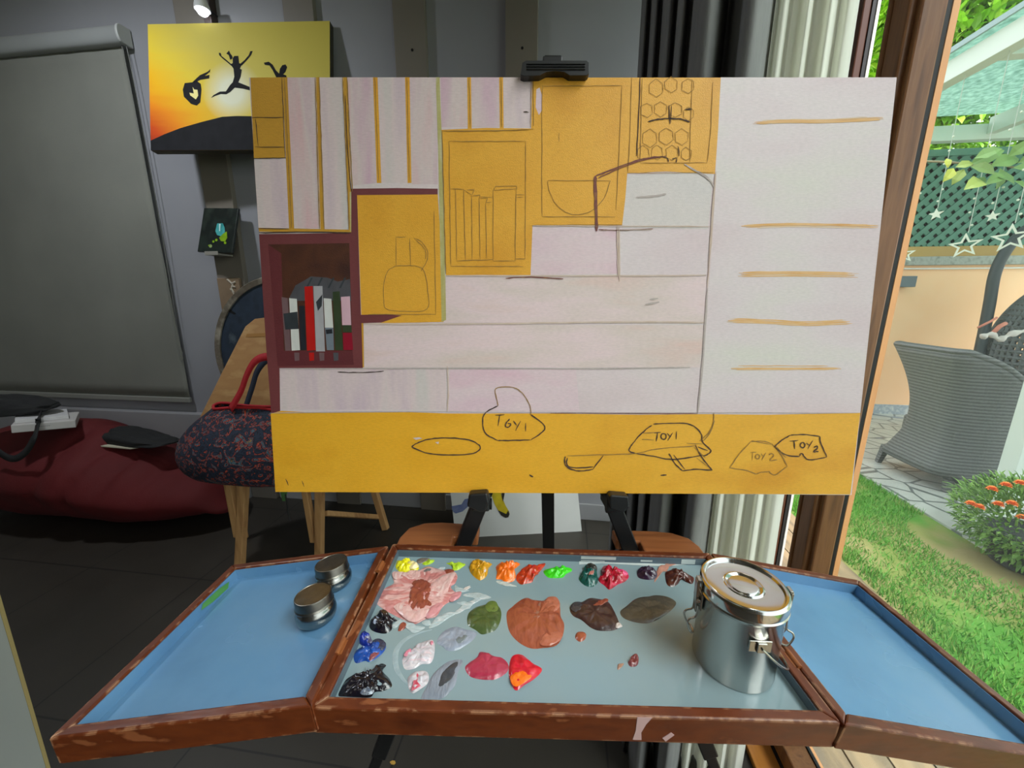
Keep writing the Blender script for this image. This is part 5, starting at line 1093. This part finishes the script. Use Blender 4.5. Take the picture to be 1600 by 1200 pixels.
MB().box((1.7, 4.80, 1.69), (6.2, 4.81, 2.68)).build('hedge_backing', mat('dark_hedge_green', [(20, 34, 30), (28, 44, 38)], scale=20, rough=.9), tl2, world=True)  # plain dark sheet added in place of greenery behind the lattice

# pergola
m_perg = mat('white_pergola_paint', [(216, 222, 214), (222, 228, 220)], scale=2, rough=.5)
m_roof = bpy.data.materials.new('pebbled_roof_glass'); m_roof.use_nodes = True; N = m_roof.node_tree.nodes; L = m_roof.node_tree.links; b = N['Principled BSDF']
b.inputs['Base Color'].default_value = lin((140, 184, 170)); b.inputs['Roughness'].default_value = .25
nz = N.new('ShaderNodeTexNoise'); nz.inputs['Scale'].default_value = 26; nz.inputs['Detail'].default_value = 5; tc = N.new('ShaderNodeTexCoord'); L.new(tc.outputs['Object'], nz.inputs['Vector'])
rp = N.new('ShaderNodeValToRGB'); rp.color_ramp.elements[0].position = .35; rp.color_ramp.elements[0].color = lin((136, 164, 154)); rp.color_ramp.elements[1].position = .68; rp.color_ramp.elements[1].color = lin((206, 226, 218)); L.new(nz.outputs['Fac'], rp.inputs['Fac']); L.new(rp.outputs['Color'], b.inputs['Base Color'])
tl_ = N.new('ShaderNodeBsdfTranslucent'); L.new(rp.outputs['Color'], tl_.inputs['Color']); tp = N.new('ShaderNodeBsdfTransparent'); tp.inputs['Color'].default_value = lin((190, 222, 208))
m1 = N.new('ShaderNodeMixShader'); m1.inputs['Fac'].default_value = .6; m2 = N.new('ShaderNodeMixShader'); m2.inputs['Fac'].default_value = .22; L.new(b.outputs[0], m1.inputs[1]); L.new(tl_.outputs[0], m1.inputs[2]); L.new(m1.outputs[0], m2.inputs[1]); L.new(tp.outputs[0], m2.inputs[2]); L.new(m2.outputs[0], N['Material Output'].inputs['Surface'])
pg = thing('pergola', 'white pergola with pebbled glass roof over the patio', 'pergola', V((4, 3.4, 0)))
MB().box((2.70, -1, 2.80), (2.80, 4.62, 2.94)).build('eave_beam', m_perg, pg, world=True, bevel=.004)
MB().box((2.72, 4.56, 2.72), (5.4, 4.64, 2.85)).build('rear_beam', m_perg, pg, world=True, bevel=.004)
MB().box((2.80, 3.27, 2.80), (5.4, 3.35, 2.90)).build('cross_beam', m_perg, pg, world=True, bevel=.004)
for x in (3.86, 5.0): MB().box((x, -1, 2.76), (x+.08, 4.56, 2.90)).build('rafter', m_perg, pg, world=True, bevel=.003)
for x in (4.15, 4.4, 4.65): MB().box((x, 3.4, 2.80), (x+.05, 4.56, 2.84)).build('slat', m_perg, pg, world=True)
for y in (3.0, 2.7, 2.4): MB().box((2.80, y, 2.84), (5.4, y+.04, 2.90)).build('slat', m_perg, pg, world=True)
MB().box((2.655, -1, 2.965), (5.5, 4.66, 2.98)).build('glass_roof', m_roof, pg, world=True)
MB().box((2.645, -1, 2.955), (2.660, 4.66, 2.99)).build('roof_edge', mat('roof_edge_grey', (150, 170, 172), rough=.4), pg, world=True)
MB().box((2.67, 2.473, ZGN+.012), (2.77, 2.565, 2.80)).build('post', m_perg, pg, world=True, bevel=.003)
MB().box((5.2, 2.473, ZGN+.012), (5.3, 2.565, 2.80)).build('post', m_perg, pg, world=True, bevel=.003)

# wicker armchair (seen from behind)
m_wick = mat('grey_wicker', [(76, 77, 77), (102, 102, 101), (116, 116, 115)], scale=14, tex='wave', rough=.6, bump=.6, bscale=70)
wc = thing('wicker_armchair', 'grey wicker armchair on the patio seen from behind', 'chair', V((2.85, 3.0, ZGN+.012)))
rows = []
nzv = 18
for i in range(nzv+1):
    t_ = i/nzv; row = []
    flare = .10*(max(0, t_-.45)/.55)**1.8-.03*sin(pi*t_)+.07*max(0, .3-t_)/.3*.9; lean = -.06*(t_**1.6)+.04*sin(pi*t_)-.03*max(0, .25-t_)/.25
    y1, y0, x0 = 3.15+flare, 2.77-.2*flare, 2.54+lean
    def top(s_): return .935-.02*s_ if s_ < .04 else .935-.28*min(1, max(0, (s_-.04)/.5))
    path = [(3.22, y1+.05, 1), (2.95, y1+.04, .55), (2.70, y1+.01, .18), (x0+.03, y1-.01, .03), (x0, y1-.05, 0), (x0-.005, (y0+y1)/2, 0), (x0, y0+.07, 0), (x0+.02, y0+.02, .015), (x0+.07, y0-.01, .06), (2.74, y0-.03, .22), (2.98, y0-.045, .6), (3.22, y0-.05, 1)]
    pts = cr([V(p) for p in path], 4)
    for p in pts:
        zt_ = top(p.z); zb_ = .10 if p.z < .1 else .06; row.append(V((p.x, p.y, zb_+(zt_-zb_)*t_)))
    rows.append(row)
MB().grid(rows).build('shell', m_wick, wc, world=True, smooth=180, solid=.035)
MB().tube([p+V((0, 0, .004)) for p in rows[-1]], .022, 8).build('rolled_edge', m_wick, wc, world=True, smooth=180)
MB().box((2.58, 2.76, .30), (3.2, 3.17, .42)).build('seat', m_wick, wc, world=True, bevel=.02)
for x, y in ((2.55, 3.21), (2.62, 2.77), (3.16, 3.18), (3.16, 2.76)):
    MB().bar(V((x, y, .14)), V((x-.02 if x < 2.7 else x+.02, y+(.02 if y > 3 else -.02), ZGN+.012)), .045, .045, w2=.03, t2=.03).build('leg', m_wick, wc, world=True)

# hanging egg chair
m_egg = mat('dark_grey_rattan', [(84, 88, 88), (98, 102, 102)], scale=40, rough=.6)
eg = thing('hanging_egg_chair', 'dark grey woven hanging egg chair on a curved stand', 'chair', V((3.9, 3.9, 0)))
st = [ony(x, y, 3.95) for x, y in ((1504, 640), (1522, 585), (1535, 530), (1546, 475), (1554, 430), (1568, 398), (1592, 368), (1625, 346), (1668, 338), (1700, 348), (1712, 366))]
foot = V((st[0].x-.1, 3.95, ZGN+.03)); pts = [foot]+st
MB().tube(cr(pts, 6), .038, 12).build('stand', mat('dark_stand_metal', (60, 66, 70), rough=.5), eg, world=True, smooth=180)
MB().tube([V((foot.x+.35+.45*cos(a*pi/16), 3.95+.45*sin(a*pi/16), ZGN+.035)) for a in range(32)], .022, 8, closed=True).build('base_ring', bpy.data.materials['dark_stand_metal'], eg, world=True, smooth=180)
bc = ony(1656, 540, 3.80)
g = MB().sphere(bc, (.40, .38, .58), 52, 36, fn=lambda p, d: p+V((.06*d.z, 0, 0)))
bsk = g.build('basket', m_egg, eg, world=True)
wf = bsk.modifiers.new('weave', 'WIREFRAME'); wf.thickness = .030; wf.use_replace = True
MB().tube([bc+V((.06, 0, .6)), V((st[-1].x, 3.95, st[-1].z))], .008, 6).build('chain', bpy.data.materials['dark_stand_metal'], eg, world=True)
g = MB(); g.sphere(bc+V((.03, 0, -.3)), (.36, .33, .16), 24, 12); g.build('cushion', mat('pale_cushion', (196, 190, 184), rough=.9), eg, world=True, smooth=180)
c_ = cr([ony(x, y, 3.36) for x, y in ((1534, 527), (1548, 522), (1562, 530), (1580, 522), (1606, 516))], 5); g = MB(); g.tube(c_, [.018+.008*sin(i*1.3) for i in range(len(c_))], 7)
g.build('white_tie', mat('white_ribbon', (206, 196, 190), rough=.8), eg, world=True, smooth=180)
c_ = [ony(x, y, 3.36) for x, y in ((1528, 512), (1548, 502), (1558, 496))]; g = MB(); g.tube(c_, .008, 6); g.tube([ony(x, y, 3.36) for x, y in ((1552, 520), (1562, 510), (1572, 505))], .014, 7)
g.build('pink_tie', mat('coral_ribbon', (206, 130, 110), rough=.8), eg, world=True, smooth=180)

# leaves helper
def leaf(g, p, d, up, l, w, mi=0, fold=.25):
    d = d.normalized(); s_ = d.cross(up); s_ = s_.normalized() if s_.length > 1e-4 else d.orthogonal().normalized(); n_ = s_.cross(d)
    a, b_, c_, e_ = p, p+d*l*.35+n_*l*.06, p+d*l*.72+n_*l*.04, p+d*l-n_*l*.08
    g.add([a, b_+s_*w*.5+n_*w*fold, b_, b_-s_*w*.5+n_*w*fold, c_+s_*w*.36+n_*w*fold*.7, c_, c_-s_*w*.36+n_*w*fold*.7, e_],
          [(0, 2, 1), (0, 3, 2), (1, 2, 5, 4), (2, 3, 6, 5), (4, 5, 7), (5, 6, 7)], mi)
rg = random.Random(11)
def rdir(): 
    a, z = rg.uniform(0, 2*pi), rg.uniform(-1, 1); r_ = sqrt(1-z*z); return V((r_*cos(a), r_*sin(a), z))
# marigold planter
m_leafg = mat('marigold_leaf', [(88, 130, 48), (118, 158, 66), (140, 176, 84), (70, 108, 50)], tex='island', rough=.6)
m_flo = mat('marigold_orange', [(246, 128, 44), (250, 150, 70)], tex='island', rough=.6)
mc = onz(1558, 838, .12); mc.z = ZGN+.012
mg = thing('marigold_bush', 'leafy marigold bush with orange flowers at the foot of the pergola post', 'plant', mc+V((.12, -.03, 0)))
pc = mc+V((.12, -.03, 0))
MB().lathe([(.02, 0), (.12, 0), (.15, .15), (.16, .16), (.155, .17), (.14, .155), (.02, .15)], 28, c=pc).build('pot', mat('black_planter', (44, 46, 48), rough=.6), mg, world=True, smooth=40)
g = MB()
for k in range(3400):
    d = rdir(); rr_ = rg.uniform(.45, 1)**.5
    p = pc+V((d.x*.26*rr_, d.y*.30*rr_, .22+d.z*.21*rr_))
    if p.z < .02: continue
    leaf(g, p, d+V((0, 0, .4))+rdir()*.7, V((0, 0, 1)), rg.uniform(.025, .05), rg.uniform(.010, .017))
c_ = onx(1512, 768, 2.36)
for k in range(16):
    a = rg.uniform(0, 2*pi); leaf(g, c_+V((0, 0, -.02)), V((cos(a), sin(a), rg.uniform(.1, .8))), V((0, 0, 1)), .12, .012)
g.build('foliage', m_leafg, mg, world=True)
for x, y in ((1517, 789), (1530, 794), (1560, 790), (1581, 789), (1597, 811), (1550, 766), (1594, 757), (1572, 760)):
    p = onp(x, y, pc+V((-.19, -.16, .2)), V((.7, .6, -.2))); g = MB()
    for k in range(30):
        a = k*2.4; e_ = (k/30); d = V((cos(a)*(1-e_*.6), sin(a)*(1-e_*.6), .1+e_*.9)); leaf(g, p, d, V((0, 0, 1)), .024, .016)
    g.build('flower', m_flo, mg, world=True)
g = MB()
for k in range(5):
    p = pc+V((rg.uniform(-.1, .1), rg.uniform(-.1, .1), .14)); g.tube([p, p+V((rg.uniform(-.08, .08), rg.uniform(-.08, .08), .22))], .005, 5)
g.build('stem', m_leafg, mg, world=True)

# vine over the trellis
m_vine = mat('vine_leaf', [(112, 150, 84), (140, 176, 100), (96, 132, 80), (176, 190, 96)], tex='island', rough=.5)
m_vy = mat('yellow_vine_leaf', [(196, 196, 84), (176, 184, 70)], tex='island', rough=.5)
vy = 3.1
vb = [ony(x, y, vy) for x, y in ((1440, 252), (1475, 253), (1500, 255), (1530, 259), (1560, 256), (1590, 262), (1640, 256), (1700, 240))]
vi = thing('vine', 'leafy green vine branch hanging across the trellis', 'plant', vb[3])
MB().tube(cr(vb, 5), .006, 6).build('branch', mat('vine_bark', (150, 138, 110), rough=.8), vi, world=True, smooth=180)
c1350 = lambda pts: CZ(1350, 200, 4, pts); g = MB()
for x, y, s_, dx, dz, mi in ((515, 190, 60, .1, -1, 1), (560, 250, 95, -.6, -.9, 1), (570, 245, 90, 1, .2, 0), (625, 255, 95, -.5, -1, 0), (660, 230, 150, 1, .5, 0), (665, 240, 130, .9, -.4, 0), (740, 330, 150, -1, -.4, 0), (790, 240, 160, 1, .3, 0), (850, 250, 120, .2, -1, 0), (715, 310, 60, .8, -.6, 0),
                        (935, 330, 80, .6, -.7, 0), (930, 250, 110, 1, -.2, 0), (800, 290, 120, .5, -.4, 0), (690, 190, 110, 1, .4, 0), (900, 180, 110, .3, .4, 0), (1010, 260, 120, .5, -.6, 0), (1080, 230, 120, -.4, .5, 0), (870, 290, 110, -.7, -.4, 0), (960, 220, 120, .6, .3, 0)):
    px_, py_ = c1350([(x, y)])[0]; p = ony(px_, py_, vy-.02-rg.uniform(0, .06)); l = s_/4*2.45/602
    leaf(g, p, V((dx, rg.uniform(-.5, .1), dz)), V((rg.uniform(-.3, .3), -1, .5)), l*1.05, l*.62, mi, .12)
g.build('foliage', [m_vine, m_vy], vi, world=True)
# star light strings hanging from the eave beam
m_star = mat('white_star_plastic', (226, 230, 214), rough=.5); m_wire = mat('clear_wire', (190, 196, 186), rough=.5)
def star(cpt, r, solid_, tilt=0):
    g = MB(); e1, e2 = V((.66, -.75, 0)), V((0, 0, 1)); n_ = e1.cross(e2)
    out = [cpt+(e1*cos(pi/2+k*pi/5+tilt)+e2*sin(pi/2+k*pi/5+tilt))*(r if k % 2 == 0 else r*.42) for k in range(10)]
    if solid_: g.prism(out, n_*.012)
    else:
        inn = [cpt+(p-cpt)*.68 for p in out]
        for k in range(10):
            k2 = (k+1) % 10; g.prism([out[k], out[k2], inn[k2], inn[k]], n_*.012)
    return g
for x, y, r, so, lab in ((1463, 335, .042, True, 'small solid star on a light string near the window post'), (1508, 384, .085, False, 'large outlined star light hanging above the wicker chair'),
                         (1580, 372, .088, False, 'large outlined star light beside the egg chair stand'), (1413, 398, .07, False, 'outlined star light half hidden behind the window post'), (1551, 338, .034, True, 'small narrow star on a light string right of the large outlined star')):
    p = onx(x, y, 2.75); tpt = V((p.x, p.y+.02, 2.80))
    s_ = thing('star_light', lab, 'string light', p, 'star lights on the pergola')
    star(p, r, so, .1).build('star', m_star, s_, world=True)
    g = MB(); g.tube([p+V((0, 0, r)), tpt], .0022, 5); g.build('wire', m_wire, s_, world=True)
    g = MB()
    for k in range(7):
        z = p.z+r+.05+k*.085
        if z < 2.75: q = p+V((rg.uniform(-.02, .02), rg.uniform(-.02, .02), z-p.z)); g.sphere(q, (.007, .007, .007), 8, 6)
    g.build('bulbs', m_star, s_, world=True, smooth=180)

# trees beyond the wall
m_tree = mat('bright_tree_leaf', [(92, 150, 24), (130, 190, 34), (160, 214, 50), (64, 112, 30), (184, 226, 70)], tex='island', rough=.6)
m_tree2 = mat('deep_tree_leaf', [(70, 124, 36), (100, 160, 48), (130, 190, 60), (52, 92, 36)], tex='island', rough=.6)
m_bark = mat('tree_bark', [(84, 66, 50), (100, 80, 60)], scale=9, rough=.9)
def tree(lab, c, r, n, ml, seed, tr_h):
    t_ = thing('tree', lab, 'tree', V((c.x, c.y, ZGN)), 'trees beyond the garden wall')
    q = random.Random(seed); g = MB()
    blobs = [(c+V((q.uniform(-1, 1)*r[0]*.45, q.uniform(-1, 1)*r[1]*.45, q.uniform(-1, 1)*r[2]*.6)), q.uniform(.42, .6)) for _ in range(22)]
    for k in range(n):
        bc_, br = blobs[k % 22]; d = rdir(); p = bc_+V((d.x*r[0]*br, d.y*r[1]*br, d.z*r[2]*br*.8))*rg.uniform(.75, 1.0) if False else bc_+V((d.x*r[0]*br, d.y*r[1]*br, d.z*r[2]*br*.8))
        leaf(g, p, d+rdir()*.9+V((0, 0, -.3)), V((0, 0, 1)), q.uniform(.14, .26), q.uniform(.07, .12))
    g.build('crown', ml, t_, world=True)
    MB().tube([V((c.x, c.y, ZGN)), V((c.x+.1, c.y, tr_h*.5)), V((c.x, c.y+.1, tr_h))], [.14, .11, .07], 10).build('trunk', m_bark, t_, world=True, smooth=180)
for (px_, py_, Y_, dx_, r_, n_, ml_, sd_, lab_) in ((1372, 60, 11.5, -.5, (1.5, 1.3, 4.2), 11000, m_tree, 3, 'bright green tree seen through the narrow gap left of the window post'),
        (1500, 40, 8.4, .0, (1.15, 1.2, 3.0), 12000, m_tree, 4, 'bright yellow-green tree rising behind the pergola roof'),
        (1590, 60, 8.8, 1.5, (1.3, 1.3, 2.8), 9000, m_tree2, 6, 'deeper green tree farther right behind the pergola')):
    p = ony(px_, py_, Y_); tree(lab_, p+V((dx_, 0, -.2)), r_, n_, ml_, sd_, 4.5)
struct(MB().box((-12, -12, -.35), (30, 40, -.15)).build('ground', mat('far_ground', [(110, 130, 80), (124, 140, 92)], scale=2, rough=.9)))

# ------------------------------------------------------------------ light
w = bpy.data.worlds.new('sky'); SC.world = w; w.use_nodes = True
N = w.node_tree.nodes; L = w.node_tree.links; bgn = N['Background']
tc = N.new('ShaderNodeTexCoord'); sx = N.new('ShaderNodeSeparateXYZ'); L.new(tc.outputs['Generated'], sx.inputs[0])
rp = N.new('ShaderNodeValToRGB'); rp.color_ramp.elements[0].position = .0; rp.color_ramp.elements[0].color = (.99, .98, .98, 1); rp.color_ramp.elements[1].position = .7; rp.color_ramp.elements[1].color = (.87, .92, 1.0, 1)
L.new(sx.outputs['Z'], rp.inputs['Fac']); L.new(rp.outputs['Color'], bgn.inputs['Color']); bgn.inputs['Strength'].default_value = SKY = 1.6
def area_light(name, loc, rot, sx_, sy_, e, col):
    l = bpy.data.lights.new(name, 'AREA'); l.shape = 'RECTANGLE'; l.size = sx_; l.size_y = sy_; l.energy = e; l.color = col
    o = bpy.data.objects.new(name, l); COL.objects.link(o); o.location = loc; o.rotation_euler = rot; return o
po = area_light('window_portal', (.72, -1.0, 1.4), (0, pi/2, 0), 2.7, 3.9, 1, (1, 1, 1)); po.data.cycles.is_portal = True
DLP = V((-2.2, 1.05, 2.93))
dl = thing('ceiling_downlight', 'round white ceiling downlight near the roller blind', 'lamp', DLP)
MB().lathe([(.09, 0), (.11, .005), (.11, .06), (.03, .069)], 32).build('housing', m_whitestrip, dl, smooth=40)
pl_ = bpy.data.lights.new('downlight', 'AREA'); pl_.shape = 'DISK'; pl_.size = .16; pl_.energy = 13; pl_.color = (.88, .94, 1)
po = bpy.data.objects.new('downlight', pl_); COL.objects.link(po); po.location = DLP-V((0, 0, .004))
# fill lamp added unseen behind the camera to brighten the canvas
lp_ = thing('fill_lamp', 'added square white fill lamp on the ceiling, out of view', 'lamp', V((-.6, -1.0, 2.94)))
MB().box((-.95, -1.35, 2.945), (-.25, -.65, 2.999)).build('housing', m_whitestrip, lp_, world=True, bevel=.003)
area_light('fill_lamp_light', (-.6, -1.0, 2.94), (0, 0, 0), .65, .65, 2.2, (1, .95, .88))
sun = bpy.data.lights.new('sun', 'SUN'); sun.energy = 4.0; sun.angle = radians(45); sun.color = (1, .97, .94)
so = bpy.data.objects.new('sun', sun); COL.objects.link(so); so.rotation_euler = (radians(20), radians(22), 0)

SC.view_settings.view_transform = 'Standard'; SC.view_settings.look = 'None'; SC.view_settings.gamma = 1; SC.view_settings.use_curve_mapping = False
SC.view_settings.exposure = .74
SC.cycles.max_bounces = 8; SC.cycles.diffuse_bounces = 4; SC.cycles.transparent_max_bounces = 12
